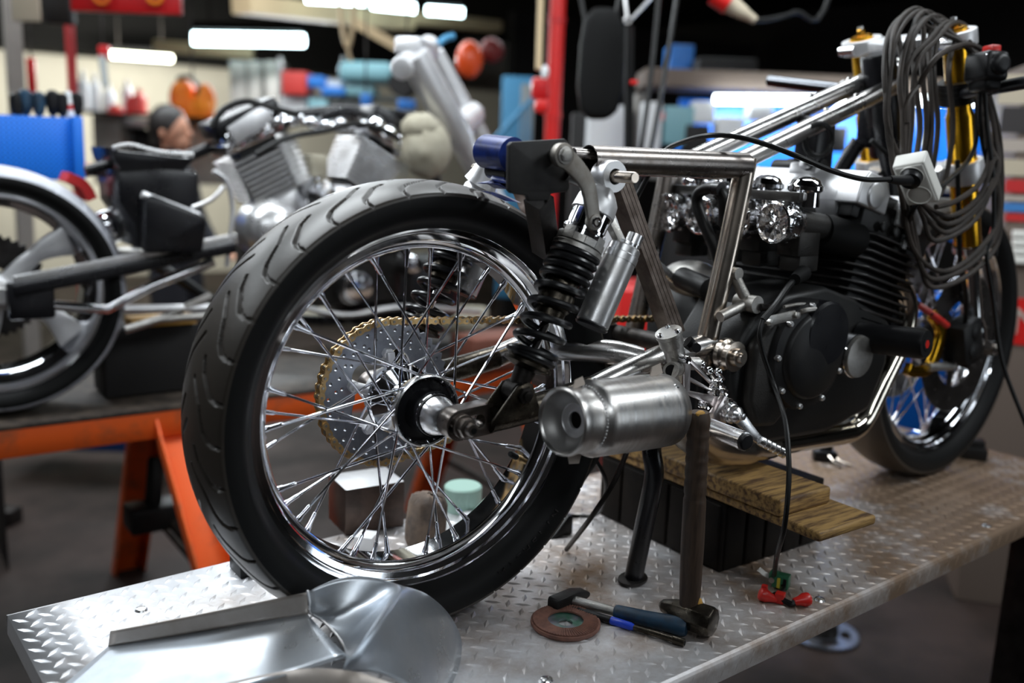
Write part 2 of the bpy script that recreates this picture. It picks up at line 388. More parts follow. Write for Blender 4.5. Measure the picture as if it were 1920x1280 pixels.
for k in range(18):
    for j, (off, ln, yt) in enumerate(((0, 13.5, -.004), (10.0, 8.5, -.020))):
        a0 = math.radians(20*k+off)
        raw = [(0, -.0700), (.2, -.060), (-.6, -.050), (-2.4, -.042), (-ln*.62, -.028), (-ln, yt)]
        tr.append([((a0+math.radians(d))*RR, y) for d, y in raw])
        tr.append([((a0+math.radians(10+d))*RR, -y) for d, y in raw])
b = MB(); tyre_mesh(b, RC, RR, RW, .256, tr, 1500, 72)
b.build('tyre', ['rubber_tread', 'rubber_side'], wheel, ang=50)
# raised maker lettering low on the near sidewall
b = MB(); word = 'MICHELIN'
for i, ch in enumerate(word):
    a = math.radians(-65.5+i*3.55); r = .2785
    o = pol(RC, r, a, -.0722); up = V(math.cos(a), 0, math.sin(a))*-1
    b.text(ch, .021, .002, o-V(0, .0006, 0), V(math.sin(a)*-1, 0, math.cos(a)), up) if False else b.text(ch, .019, .0022, o, V(-math.sin(a), -.12, math.cos(a)), V(-math.cos(a), -.25, -math.sin(a)))
b.build('tyre_lettering', 'black_satin', wheel)
def rim_mesh(b, C, rl, w, bed, yaw=0):
    half = [(bed, 0), (bed, .42*w), (bed+.002, .5*w), (bed+.010, .62*w), (bed+.0115, .70*w), (bed+.0125, .74*w), (bed+.020, .80*w), (bed+.0215, .9*w), (bed+.0235, .92*w), (rl-.004, .94*w), (rl-.001, .985*w), (rl, 1.03*w), (rl-.0015, 1.06*w), (rl-.004, 1.05*w), (rl-.005, 1.0*w), (rl-.004, .85*w)]
    prof = [(r, -y) for r, y in reversed(half)]+half[1:]
    prof = prof+[(bed+.006, .4*w), (bed+.005, -.4*w)]
    b.lathe(prof, C, (-math.sin(yaw), math.cos(yaw), 0), 160, closed=True); return b
b = MB(); rim_mesh(b, RC, .257, .043, .2235); b.build('rim', 'chrome', wheel, ang=28)
# hub: recessed near flange, black barrel, cone spacer, far flange
b = MB()
b.lathe([(.012, -.062), (.030, -.062), (.031, -.058), (.031, -.034), (.034, -.031), (.044, -.031), (.047, -.034), (.0475, -.041), (.0495, -.042), (.0505, -.040), (.0505, -.030), (.046, -.026), (.030, -.020), (.027, -.012), (.027, .012), (.030, .020), (.050, .030), (.052, .034), (.052, .040), (.048, .041), (.028, .045), (.028, .066), (.010, .066)], RC, YA, 64)
hub = b.build('hub', 'chrome', wheel, ang=25)
b = MB(); b.lathe([(.0185, -.066), (.0292, -.066), (.0298, -.064), (.0298, -.060), (.0315, -.0605), (.0315, -.034), (.0445, -.0318)], RC, YA, 64)
b.build('hub_barrel', 'black_paint', wheel, ang=30)
b = MB(); b.lathe([(.0472, -.0412), (.0490, -.0428), (.0510, -.0415), (.0514, -.0385), (.0514, -.033), (.0500, -.0315)], RC, YA, 72); b.build('hub_rim', 'alu_bright', wheel, ang=40)
b = MB(); b.lathe([(.012, -.064), (.0268, -.064), (.0276, -.066), (.0272, -.069), (.0185, -.099), (.017, -.101), (.008, -.101)], RC, YA, 64)
b.build('axle_spacer', 'alu_bright', wheel, ang=25)
# spokes, two crossing sets a side, each with its nipple
def spokes(parent, C, n, rh, yh, rb, yb, off, thick=.0019, yaw=0, mname='spoke_chrome'):
    cy, sy = math.cos(yaw), math.sin(yaw)
    def P(r, a, y): return V(C[0]+r*math.cos(a)*cy-y*sy, C[1]+r*math.cos(a)*sy+y*cy, C[2]+r*math.sin(a))
    for side in (-1, 1):
        for k in range(n):
            a = 2*PI*(k+(.5 if side > 0 else 0))/n+.05; sg = 1 if k % 2 else -1
            ar = a+sg*off
            hy = side*(yh+(.003 if sg > 0 else -.003)); h0 = P(rh, a, side*yh); h = P(rh+.003, a, hy); e = P(rb, ar, side*yb)
            d = unit(e-h); b = MB()
            b.tube([h0, h0*.4+h*.6, h+d*.004, e-d*.024], thick, 7)
            b.tube([e-d*.026, e-d*.024, e-d*.009, e-d*.006, e+d*.002], [thick*1.05, thick*1.6, thick*1.75, thick*2.3, thick*2.5], 8)
            b.build('spoke', mname, parent, ang=50)
spokes(wheel, RC, 20, .0445, .036, .2235, .011, math.radians(52))
b = MB(); a = math.radians(-30)
v0, v1 = pol(RC, .2235, a, .0), pol(RC, .192, a, -.010); d = unit(v1-v0)
b.slot(1).tube([v0, v0+d*.004, v0+d*.005, v0+d*.014], [.0055, .0055, .004, .004], 12)
b.slot(0).tube([v0+d*.012, v0+d*.013, v0+d*.03, v0+d*.032], [.004, .0052, .0052, .004], 14)
b.build('valve', ['plastic_black', 'chain_gold'], wheel)
# sprocket with drilled ring, spider and teeth
SY = .078; SPR = .106
def sprocket_outline(r, n, h=.006):
    o = []
    for k in range(n):
        for f, rr in ((0, r-h), (.3, r-h*.4), (.45, r), (.55, r), (.7, r-h*.4)): o.append((rr*math.cos(2*PI*(k+f)/n), rr*math.sin(2*PI*(k+f)/n)))
    return o
holes = []
for r, n, a0 in ((.094, 26, 0), (.083, 26, .12), (.0745, 13, .06)):
    holes += [circle(.0028, 8, (r*math.cos(a0+2*PI*k/n), r*math.sin(a0+2*PI*k/n))) for k in range(n)]
inner = []
for k in range(60):
    a = 2*PI*k/60; inner.append(((.060+.007*math.cos(5*a))*math.cos(a), (.060+.007*math.cos(5*a))*math.sin(a)))
b = MB(); b.sheet([sprocket_outline(SPR, 44), inner]+holes, .006, RC+V(0, SY, 0), (1, 0, 0), (0, 0, 1))
b.build('sprocket', 'sprocket_grey', wheel, ang=25)
b = MB()
for k in range(5):
    a = 2*PI*k/5+.35; c0, c1 = pol(RC, .022, a, SY-.012), pol(RC, .062, a, SY-.005)
    b.bar(c0, c1, .012, .026, (0, 1, 0)); b.cyl(pol(RC, .060, a, SY-.012), pol(RC, .060, a, SY+.008), .009, n=6)
b.lathe([(.0, -.03), (.034, -.03), (.042, -.006), (.03, .0), (.02, .012), (.0, .012)], RC+V(0, SY, 0), YA, 40)
b.build('sprocket_carrier', 'alu_white', wheel, bevel=.0015)
# chain: rollers and dumb-bell plates along one closed path
FS = V(.545, SY, .352); rf = .036; rr_ = SPR+.001
dx, dz = FS[0]-RC[0], FS[2]-RC[2]; Ld = math.hypot(dx, dz); base = math.atan2(dz, dx); g = math.acos((rr_-rf)/Ld)
path = []
for t in np.linspace(base+g, base-g+2*PI, 120): path.append(V(RC[0]+rr_*math.cos(t), SY, RC[2]+rr_*math.sin(t)))
for t in np.linspace(base-g, base+g, 30): path.append(V(FS[0]+rf*math.cos(t), SY, FS[2]+rf*math.sin(t)))
path.append(path[0]); path = np.array(path); seg = np.linalg.norm(np.diff(path, axis=0), axis=1); cum = np.r_[0, np.cumsum(seg)]
NL = int(round(cum[-1]/.0141/2))*2
pts = np.stack([np.interp(np.arange(NL)*cum[-1]/NL, cum, path[:, i]) for i in range(3)], 1)
b = MB()
for k in range(NL):
    p0, p1 = pts[k], pts[(k+1) % NL]; o = .0068 if k % 2 else .0048
    u = unit(p1-p0); wv = V(-u[2], 0, u[0]); c = (p0+p1)/2; L = np.linalg.norm(p1-p0)/2
    ol = []
    for t in np.linspace(-1.9, 1.9, 7): ol.append(c+u*(L+.0054*math.cos(t))+wv*.0054*math.sin(t))
    ol.append(c+wv*.0033)
    for t in np.linspace(PI-1.9, PI+1.9, 7): ol.append(c+u*(-L+.0054*math.cos(t))+wv*.0054*math.sin(t))
    ol.append(c-wv*.0033)
    for s_ in (-1, 1):
        y0, y1 = s_*o, s_*(o+.0016); n = len(ol)
        b.slot(0).add([q+V(0, y0, 0) for q in ol]+[q+V(0, y1, 0) for q in ol], [tuple(range(n)), tuple(range(n, 2*n))]+[(i, (i+1) % n, n+(i+1) % n, n+i) for i in range(n)])
    b.slot(1).cyl(p0-V(0, .0047, 0), p0+V(0, .0047, 0), .0042, n=8)
    b.slot(1).cyl(p0-V(0, .0094, 0), p0+V(0, .0094, 0), .0021, n=7)
b.build('chain', ['chain_gold', 'chain_steel'], moto, ang=40)
# ---------------------------------------------------------------- swingarm, shocks, rear frame
NY = -.122
def plate_slot(b, c, r, x1, t):
    """axle end of the swingarm: rounded block with a slot, lying along +x"""
    o = [(r*math.cos(a), r*math.sin(a)) for a in np.linspace(PI/2, 3*PI/2, 16)]+[(x1, -r), (x1, r)]
    h = [(-.009+.0095*math.cos(a), .0095*math.sin(a)) for a in np.linspace(PI/2, 3*PI/2, 10)]+[(.03+.0095*math.cos(a), .0095*math.sin(a)) for a in np.linspace(-PI/2, PI/2, 10)]
    b.sheet([o, h], t, c, (1, 0, .06), (0, 0, 1))
arm = empty('swingarm', parent=moto)
for sg in (-1, 1):
    y = sg*.122
    b = MB(); plate_slot(b, V(-.002, sg*.116, .317), .021, .052, .026); b.build('axle_mount', 'raw_steel', arm, bevel=.003, ang=40)
    pts = [V(.045, y, .318), V(.09, y, .321), V(.16, y, .328), V(.225, y, .338)]+[at(1075, 735, Y=y) if 0 else V(.275, y, .352), V(.33, y, .366), V(.385, y, .377), V(.47, y, .383)]
    b = MB(); b.tube(cr(pts[:4], 6), .0195, 20); b.build('arm_tube', 'oily_metal', arm)
    b = MB(); b.tube(cr(pts[3:], 8), .0185, 20); b.build('arm_tube', 'bare_tube', arm)
b = MB(); b.tube(cr([V(.33, -.112, .371), V(.295, -.085, .380), V(.245, -.03, .379), V(.235, .02, .379), V(.26, .07, .377), V(.335, .112, .371)], 8), .0185, 20); b.build('cross_tube', 'bare_tube', arm)
b = MB(); b.tube([V(.47, -.15, .372), V(.47, .15, .362)], .015, 24); b.build('pivot_tube', 'dark_steel', arm)
# axle with its nuts
axle = empty('axle', parent=moto)
b = MB(); b.tube([V(0, -.158, .317), V(0, -.155, .317), V(0, .15, .317)], [.0068, .0082, .0082], 20); b.build('axle_rod', 'raw_steel', axle)
for y0, y1 in ((-.130, -.147), (.130, .142)):
    b = MB(); b.tube([V(0, y0, .317), V(0, y0*.6+y1*.4, .317)], .0158, 24); b.tube([V(0, y0*.7+y1*.3, .317), V(0, y1, .317)], .0138, 6); b.build('axle_nut', 'raw_steel', axle, bevel=.001)
b = MB(); b.cyl(V(0, -.1585, .317), V(0, -.1582, .317), .0042, n=16); b.build('axle_bore', 'black_rubber', axle)
# shock absorbers
def shock(y, out):
    s = empty('shock_absorber', parent=moto)
    lo, hi = V(.075, y, .357), V(.218, y, .643); ax = unit(hi-lo); L = np.linalg.norm(hi-lo)
    f_ = unit(np.cross(YA, ax)); 
    if f_[0] < 0: f_ = -f_
    P = lambda t: lo+ax*(L*t)
    # top eye + head
    b = MB(); b.lathe([(.011, -.014), (.021, -.014), (.022, -.012), (.022, .012), (.021, .014), (.011, .014)], hi, YA, 32, closed=True)
    b.tube([P(.945), P(.92), P(.885), P(.825), P(.82)], [.014, .021, .0285, .0305, .028], 28); b.build('top_eye', 'alu_white', s, ang=40)
    b = MB(); b.lathe([(.0, -.0105), (.012, -.0105), (.012, .0105), (.0, .0105)], hi, YA, 24); b.build('bushing', 'black_rubber', s)
    b = MB(); b.tube([P(.825), P(.745), P(.743), P(.730), P(.728), P(.68)], [.0275, .0275, .0305, .0305, .0275, .0275], 32); b.build('body', 'chrome', s, ang=30)
    # adjuster ring (notched)
    b = MB(); pr = []
    for k in range(12):
        a0 = 2*PI*k/12; h = .010 if k % 3 else .017
        b.lathe([(.0265, 0), (.0335, 0), (.0335, h), (.0265, h)], P(.672), ax, 3, closed=True, arc=(a0, a0+2*PI/12.6))
    b.lathe([(.022, -.010), (.0355, -.010), (.0355, -.004), (.028, .0), (.022, .0)], P(.675), ax, 36, closed=True); b.build('preload_ring', 'alu_cast', s, ang=35)
    b = MB(); b.tube([P(.68), P(.665), P(.46), P(.445), P(.39), P(.375), P(.345), P(.342)], [.0225, .0225, .0225, .0245, .0245, .021, .021, .008], 28); b.build('damper_tube', 'oily_metal', s, ang=30)
    b = MB(); b.tube([P(.345), P(.14)], .0068, 16); b.build('damper_rod', 'chrome', s)
    ts = [.155, .165, .238, .313, .388, .460, .520, .556, .592, .627, .652]
    b = MB(); b.helix(P(0), P(1), .0308, .0051, ts, 28, 10, ref=YA*out); b.build('spring', 'spring_black', s)
    b = MB(); b.tube([P(.10), P(.115), P(.118), P(.132), P(.134), P(.15), P(.19), P(.195)], [.014, .031, .034, .034, .029, .0315, .013, .008], 28); b.build('spring_seat', 'oily_metal', s, ang=30)
    b = MB(); b.tube([P(.10), P(.02)], [.015, .013], 20); b.lathe([(.004, -.012), (.016, -.012), (.016, .012), (.004, .012)], lo, YA, 20, closed=True); b.build('bottom_eye', 'dark_steel', s)
    # reservoir beside the spring, in front of it
    o = f_*.060+V(0, out*.020, 0)
    rl, rh = P(.395)+o, P(.765)+o
    b = MB(); b.tube([rl, rl+ax*.002, rh-ax*.022, rh-ax*.022, rh-ax*.012, rh-ax*.011, rh-ax*.002, rh], [.0215, .0232, .0232, .0240, .0240, .0228, .0228, .021], 36); b.build('reservoir', 'alu', s, ang=30)
    b = MB(); b.tube([rh+ax*.0, rh+ax*.006], .014, 24); b.tube([rh+f_*.010+ax*.0, rh+f_*.010+ax*.022], .0115, 20); b.tube([rh+f_*.010+ax*.007, rh+f_*.010+ax*.009], .0125, 20); b.build('valve_cap', 'alu_bright', s)
    b = MB(); b.tube([rl-ax*.004, rl-ax*.001], [.022, .024], 30); b.build('bottom_plate', 'black_paint', s)
    b = MB(); b.bar(P(.86)+f_*.020, rh+f_*-.002-ax*.004, .012, .014, YA); b.build('reservoir_arm', 'alu_cast', s, bevel=.002)
    # clevis on the swingarm: two triangular cheeks and a bolt
    for dy in (-.017, .017):
        b = MB(); b.sheet([[(-.05, -.036), (.030, -.030), (.014, .013), (.006, .016), (-.010, .012), (-.048, -.030)]], .0045, lo+V(0, dy, 0), (1, 0, 0), (0, 0, 1)); b.build('clevis_cheek', 'oily_metal', s, bevel=.0008)
    b = MB(); b.tube([lo+V(0, -.03, 0), lo+V(0, .03, 0)], .0065, 14); b.tube([lo+V(0, -.026, 0), lo+V(0, -.0195, 0)], .0115, 6); b.build('clevis_bolt', 'dark_steel', s, bevel=.0008)
    return s
shock(-.143, -1); shock(.143, 1)
# rear frame: top tubes, posts, struts
fr = empty('frame', parent=moto)
def strut(b, a, c, w, h, ref):
    a, c = np.asarray(a), np.asarray(c); u, v, ww = frame(c-a, ref)
    for k in (-1.5, -.5, .5, 1.5): b.bar(a+u*k*w/4+v*0, c+u*k*w/4, w/4*.86, h, ref)
    b.bar(a, c, w*.97, h*.9, ref)
for sg in (-1, 1):
    y = sg*.12
    dx_ = .075 if sg > 0 else 0
    tl, tr_ = V(.200, y, .664), V(.520, y, .664)
    b = MB(); b.slot(0).lathe([(.0185, 0), (.0200, 0), (.0200, .318), (.0185, .318)], tl, (1, 0, 0), 36, closed=True); b.build('rail_tube', 'raw_steel', fr, ang=30)
    b = MB(); b.tube([V(.521+dx_, y, .676), V(.516+dx_, y, .64), V(.497+dx_, y, .54), V(.482+dx_, y, .47), V(.455+dx_, y, .35)], .0172, 28); b.build('post_tube', 'weld_steel' if sg < 0 else 'raw_steel', fr)
    b = MB(); strut(b, V(.253, y, .640), V(.386, y, .408), .026, .030, (0, 1, 0)); b.build('strut_bar', 'brown_bar', fr)
b = MB(); b.tube([V(.30, -.12, .66), V(.30, .12, .66)], .014, 20); b.build('cross_tube', 'raw_steel', fr)
b = MB(); b.tube([V(.47, -.12, .655), V(.47, .12, .655)], .014, 20); b.build('cross_tube', 'raw_steel', fr)
# main spars to the steering head
for y, lo_, hi_ in ((-.036, (1400, 297), (1655, 172)), (.036, (1330, 284), (1655, 137))):
    a, c = at(*lo_, Y=y), at(*hi_, Y=y*.7); d = unit(c-a)
    b = MB(); b.tube([a-d*.04, c+d*.06], .0165, 28); b.build('spar_tube', 'bare_tube', fr)
    for t in (.55, .78): b = MB(); b.ball(a+(c-a)*t+V(0, 0, .016), .006, n=10); b.build('weld_boss', 'bare_tube', fr)
HD = V(1.04, 0, .80)
b = MB(); fa = unit(V(-.318, 0, .90)); b.tube([HD-fa*.11, HD-fa*.105, HD+fa*.085, HD+fa*.09], [.03, .033, .033, .03], 32); b.build('steering_head', 'black_paint', fr)
for y in (-.11, .11):
    b = MB(); b.tube(cr([V(1.02, y*.25, .72), V(1.0, y*.7, .60), V(.985, y, .40), V(.93, y, .225), V(.86, y, .195), V(.55, y, .20), V(.47, y, .25), V(.46, y, .38)], 8), .0155, 16); b.build('cradle_tube', 'black_paint', fr)
# pivot hardware at the foot of the post
b = MB(); q = V(.478, -.145, .372); b.lathe([(.0, -.040), (.0075, -.040), (.0085, -.034), (.0145, -.034), (.0145, -.025), (.024, -.024), (.024, -.016), (.019, -.014), (.026, -.008), (.026, .0), (.02, .006), (.02, .03), (.0, .03)], q, YA, 28); b.build('pivot_nut', 'weld_steel', fr, ang=30)
# clamp lever, plate and threaded rod at the tail
lev = empty('tail_bracket', parent=moto)
b = MB()
c0, c1, c2 = at(1054, 291, Y=-.172), at(1103, 352, Y=-.172), at(1113, 416, Y=-.172)
b.tube(cr([c0, (c0+c1)/2+V(.004, 0, .004), c1, (c1+c2)/2+V(.002, 0, 0), c2], 5), 1, 4) if 0 else None
w_ = .0125
def strip(b, pl, w, t):
    pl = cr(pl, 6); n = len(pl); L, Rr = [], []
    for i in range(n):
        d = unit(pl[min(i+1, n-1)]-pl[max(i-1, 0)]); s_ = unit(np.cross(d, YA)); ww = w if not hasattr(w, '__len__') else np.interp(i/(n-1), [0, .5, 1], w)
        L.append(pl[i]+s_*ww); Rr.append(pl[i]-s_*ww)
    vs = [q+V(0, dy, 0) for dy in (-t/2, t/2) for q in L+Rr]; fs = []
    for i in range(n-1): fs += [(i, i+1, n+i+1, n+i), (2*n+i, 2*n+i+1, 3*n+i+1, 3*n+i), (i, i+1, 2*n+i+1, 2*n+i), (n+i, n+i+1, 3*n+i+1, 3*n+i)]
    fs += [(0, n, 3*n, 2*n), (n-1, 2*n-1, 4*n-1, 3*n-1)]
    b.add(vs, fs)
strip(b, [c0, c0*.5+c1*.5+V(.003, 0, .003), c1, c2], (.0140, .0115, .0095), .006)
b.lathe([(0, -.0055), (.0155, -.0055), (.0155, .0055), (0, .0055)], c0, YA, 28); b.lathe([(0, -.0055), (.0105, -.0055), (.0105, .0055), (0, .0055)], c2, YA, 24)
b.build('lever', 'lever_grey', lev, bevel=.0005, ang=40)
b = MB(); b.tube([c0+V(0, -.012, 0), c0+V(0, .03, 0)], .0085, 6); b.tube([c0+V(0, -.0075, 0), c0+V(0, -.0055, 0)], .0115, 20); b.build('lever_bolt', 'alu_cast', lev, bevel=.0008)
b = MB(); b.torus(c2+V(0, -.006, 0), YA, .0055, .002, 20, 8); b.build('lever_eye', 'chrome', lev)
b = MB(); x0 = at(1150, 334, Y=-.143); b.tube([V(.218, -.196, .643), V(.218, -.194, .643), V(.218, .19, .643)], [.0066, .0078, .0078], 16); b.build('threaded_rod', 'weld_steel', lev)
b = MB(); b.tube([at(1075, 287, Y=-.12), at(1125, 291, Y=-.12)], .007, 16); b.build('link_rod', 'raw_steel', lev)
b = MB(); b.tube([at(1055, 325, Y=-.15), at(1100, 340, Y=-.13)], .010, 16); b.build('spacer_rod', 'dark_steel', lev)
pt = at(1005, 315, Y=-.150)
pl = [at(x, y, Y=-.150)-pt for x, y in ((952, 272), (957, 266), (1056, 260), (1063, 266), (1064, 352), (1059, 359), (1030, 363), (1026, 375), (990, 377), (985, 366), (956, 362), (951, 356))]
b = MB(); b.sheet([[(q[0], q[2]) for q in pl]], .008, pt, (1, 0, 0), (0, 0, 1)); b.build('end_plate', 'plate_black', lev, bevel=.0015)
b = MB(); b.bar(at(1010, 372, Y=-.14), at(1024, 470, Y=-.09), .028, .028, (0, 1, 0)); b.build('plate_leg', 'dark_steel', lev)
# ---------------------------------------------------------------- muffler
ex = empty('exhaust', parent=moto)
ma, mb_ = V(.080, -.235, .338), V(.306, -.215, .322); md = unit(mb_-ma)
b = MB(); b.lathe([(.0385, .004), (.0400, .001), (.0420, .0), (.0442, .002), (.0448, .007), (.0435, .013), (.0430, .033), (.0436, .037), (.0480, .044), (.0505, .050), (.0508, .056), (.0515, .180), (.051, .198), (.047, .204), (.030, .210)], ma, md, 72, ref=(0, 0, 1)); b.build('muffler', 'muffler_alu', ex, ang=40)
b = MB(); b.lathe([(.0385, .004), (.0372, .009), (.0335, .0165), (.0275, .0215), (.0225, .0230)], ma, md, 64); b.build('outlet_sleeve', 'sleeve_grey', ex, ang=50)
b = MB(); b.lathe([(.0112, .030), (.0112, .0255), (.0125, .0245), (.0210, .0245), (.0225, .0230)], ma, md, 48); b.build('outlet_disc', 'alu_white', ex, ang=30)
b = MB(); b.lathe([(.0112, .0295), (0, .031)], ma, md, 32); b.build('outlet_bore', 'black_rubber', ex)
u_, v_, _ = frame(md)
b = MB()
for k in range(60):
    a = 2*PI*k/60; b.ball(ma+md*.0395+(u_*math.cos(a)+v_*math.sin(a))*.0435, .0022, n=8)
b.build('weld_bead', 'alu', ex)
for t, a in ((.062, -.3), (.062, 1.4), (.185, .55), (.185, 2.2), (.062, -1.6)):
    b = MB(); b.lathe([(0, .0022), (.003, .002), (.0045, 0)], ma+md*t+(u_*math.cos(a)+v_*math.sin(a))*.0508, u_*math.cos(a)+v_*math.sin(a), 14); b.build('rivet', 'alu_bright', ex)
b = MB(); b.lathe([(.0515, .055), (.0522, .055), (.0522, .205), (.0515, .205)], ma, md, 24, ref=(0, 0, 1), closed=True, arc=(math.radians(120), math.radians(205))); b.build('masking_tape', 'paper', ex) if 0 else None
for (ox, oz, s_) in ((-.036, -.043, 1), (-.030, .043, .8), (.15, .05, 1.0)):
    c = ma+md*(.03+max(0, ox))+V(0, -.004, oz)
    b = MB(); b.add([c+V(-.016*s_, 0, 0), c+V(.012*s_, .004, .003), c+V(.008*s_, .006, np.sign(oz)*.017*s_), c+V(-.010*s_, .003, np.sign(oz)*.014*s_), c+V(-.016*s_, .002, -.001), c+V(.012*s_, .006, .002), c+V(.008*s_, .008, np.sign(oz)*.017*s_-.001), c+V(-.010*s_, .005, np.sign(oz)*.014*s_-.001)], [(0, 1, 2, 3), (4, 5, 6, 7), (0, 1, 5, 4), (1, 2, 6, 5), (2, 3, 7, 6), (3, 0, 4, 7)]); b.build('tape_scrap', 'paper', ex)
# header pipes, and the collector under the engine running back to the muffler
for k, y in enumerate((-.135, -.045, .045, .135)):
    yy = y*.55-.02 if k else y
    pts = [at(1665, 528, Y=-.135), at(1690, 540, Y=-.135), at(1702, 580, Y=-.135), at(1690, 640, Y=-.135), at(1655, 715, Y=-.135), at(1622, 783, Y=-.135), at(1602, 806, Y=-.137), at(1575, 815, Y=-.138), at(1480, 830, Y=-.14), at(1390, 845, Y=-.145)] if k == 0 else [V(.90, y, .445), V(.955, y, .440), V(.982, y, .405), V(.975, (y+yy)/2, .34), V(.935, yy, .265), V(.897, yy, .212), V(.875, yy, .189), V(.83, yy, .182), V(.72, yy, .186), V(.60, yy*.9, .190)]
    b = MB(); b.tube(cr(pts, 8), .0185, 22); b.build('header_pipe', 'header_chrome', ex)
b = MB(); b.tube(cr([at(1480, 828, Y=-.135), at(1400, 842, Y=-.145), at(1335, 838, Y=-.16), at(1290, 812, Y=-.185), V(.29, -.217, .322)], 8), [.019]*4+[.022]*4+[.026]*25, 24); b.build('collector_pipe', 'weld_steel', ex)
# ---------------------------------------------------------------- engine
en = empty('engine', parent=moto)
def xz(pts, y0, y1): return ([(x, z) for x, z in pts], abs(y1-y0), V(0, (y0+y1)/2, 0))
def slab(b, pts, y0, y1): o = xz(pts, y0, y1); b.sheet([o[0]], o[1], o[2], (1, 0, 0), (0, 0, 1)); return b
b = MB(); slab(b, [(.485, .28), (.475, .34), (.495, .40), (.53, .445), (.60, .462), (.70, .47), (.80, .44), (.895, .40), (.90, .32), (.86, .235), (.74, .21), (.56, .215), (.50, .24)], -.165, -.03); b.build('crankcase', 'engine_black', en, bevel=.012, seg=3)
b = MB(); slab(b, [(.60, .24), (.60, .40), (.62, .44), (.66, .465), (.70, .47), (.80, .44), (.895, .40), (.90, .32), (.86, .235), (.74, .21)], -.04, .165); b.build('crankcase', 'engine_black', en, bevel=.012, seg=3)
b = MB(); slab(b, [(.50, .30), (.505, .39), (.545, .425), (.60, .43), (.63, .38), (.62, .29), (.57, .25), (.52, .255)], -.185, -.16); b.build('clutch_housing', 'engine_grey', en, bevel=.010, seg=3)
cc = V(.628, -.165, .365)
b = MB(); b.lathe([(.092, 0), (.092, -.022), (.088, -.030), (.072, -.034), (.070, -.040), (.066, -.043), (.030, -.046), (0, -.047)], cc, YA, 64); b.build('clutch_cover', 'black_satin', en, ang=35)
c2_ = at(1545, 625, Y=-.20)
b = MB(); b.lathe([(.054, .03), (.054, -.006), (.050, -.011), (.0, -.013)], c2_, YA, 48); b.build('starter_cover', 'black_paint', en, ang=30)
for k in range(9):
    b = MB(); a = 2*PI*k/9+.3; q = cc+V(.084*math.cos(a), -.028, .084*math.sin(a)); b.lathe([(0, -.009), (.0035, -.009), (.005, -.007), (.005, 0)], q, YA, 12); b.build('cover_bolt', 'alu', en)
pk = at(1608, 668, Y=-.195)
b = MB(); b.lathe([(.036, .03), (.037, .0), (.0355, -.006), (.030, -.007), (.0, -.008)], pk, YA, 48); b.build('pickup_cover', 'alu_cast', en, ang=25)
b = MB(); b.lathe([(.038, .03), (.038, .002), (.0365, .0)], pk, YA, 48); b.build('pickup_rim', 'chrome', en)
# release lever plate with its bolts above the clutch cover
b = MB(); p0, p1 = at(1440, 602, Y=-.205), at(1490, 590, Y=-.205); strip(b, [p0, (p0+p1)/2, p1], .0075, .004); b.tube([p1+V(0, -.008, 0), p1+V(0, .01, 0)], .006, 6); b.tube([p0+V(0, -.008, 0), p0+V(0, .008, 0)], .0045, 6); b.build('release_lever', 'alu_cast', en, bevel=.0008)
b = MB(); b.tube(cr([at(1495, 590, Y=-.19), at(1510, 582, Y=-.2), at(1540, 580, Y=-.2), at(1556, 588, Y=-.2)], 5), .0045, 8); b.tube(cr([at(1470, 575, Y=-.19), at(1500, 570, Y=-.19), at(1530, 572, Y=-.19)], 5), .003, 8); b.build('cover_clip', 'alu_cast', en)
# cylinder block leaning forward, finned
CU = unit(V(.245, 0, .97)); CF = unit(V(.97, 0, -.245)); bc = V(.868, 0, .452)
for k in range(13):
    t = -.085+k*.0145; hw = .098 if k > 2 else .085; L = .165
    oc = [(-hw, -L+.03), (-hw, L-.03), (-hw+.028, L), (hw-.028, L), (hw, L-.03), (hw, -L+.03), (hw-.02, -L), (-hw+.03, -L)]
    b = MB(); b.sheet([oc], .0042, bc+CU*t, CF, YA); b.build('cylinder_fin', 'fin_black', en, bevel=.001, seg=1)
b = MB(); b.box(bc+CU*0, (.15, .28, .20), np.stack([CF, YA, CU], 1)); b.build('cylinder_block', 'engine_black', en, bevel=.008)
b = MB(); Rb = np.stack([CF, YA, CU], 1)
b.box(bc+CU*.118-CF*.028, (.17, .315, .055), Rb); b.box(bc+CU*.135-CF*.07, (.13, .30, .06), Rb); b.box(bc+CU*.105+CF*.05, (.10, .32, .06), Rb)
for y in (-.163,):
    for q in (-.06, -.02, .04): b.tube([bc+CU*.105+CF*q+V(0, y, 0), bc+CU*.105+CF*q+V(0, y-.008, 0)], .010, 16)
b.build('cylinder_head', 'engine_black', en, bevel=.006)
def cam_cover(c, w, h, L):
    b = MB(); o = [(-w, -h), (-w, h*.2), (-w*.62, h), (w*.62, h), (w, h*.2), (w, -h)]
    b.sheet([o], L, c, CF, CU); b.lathe([(0, -L/2-.004), (h*.75, -L/2-.004), (h*.8, -L/2+.004)], c-CU*h*.2, YA, 28)
    return b
k1 = at(1560, 352, X=.800); 
b = cam_cover(V(.805, 0, .628), .044, .030, .33); b.build('cam_cover', 'alu_white', en, bevel=.004, seg=3)
b = cam_cover(V(.925, 0, .588), .040, .028, .33); b.build('cam_cover', 'alu_white', en, bevel=.004, seg=3)
for y in (-.1, .02, .11): b = MB(); b.lathe([(.052, -.02), (.052, .02)], V(.808, y, .612), YA, 32); b.lathe([(0, -.021), (.050, -.021), (.050, .021), (0, .021)], V(.808, y, .612), YA, 32); b.build('cam_bridge', 'alu_white', en)
b = MB(); q = V(.80, -.03, .655); b.box(q, (.05, .06, .03), Rb); b.tube([q+V(-.02, 0, .015), q+V(-.045, -.03, .02)], .010, 14); b.build('breather_cover', 'alu_white', en, bevel=.006)
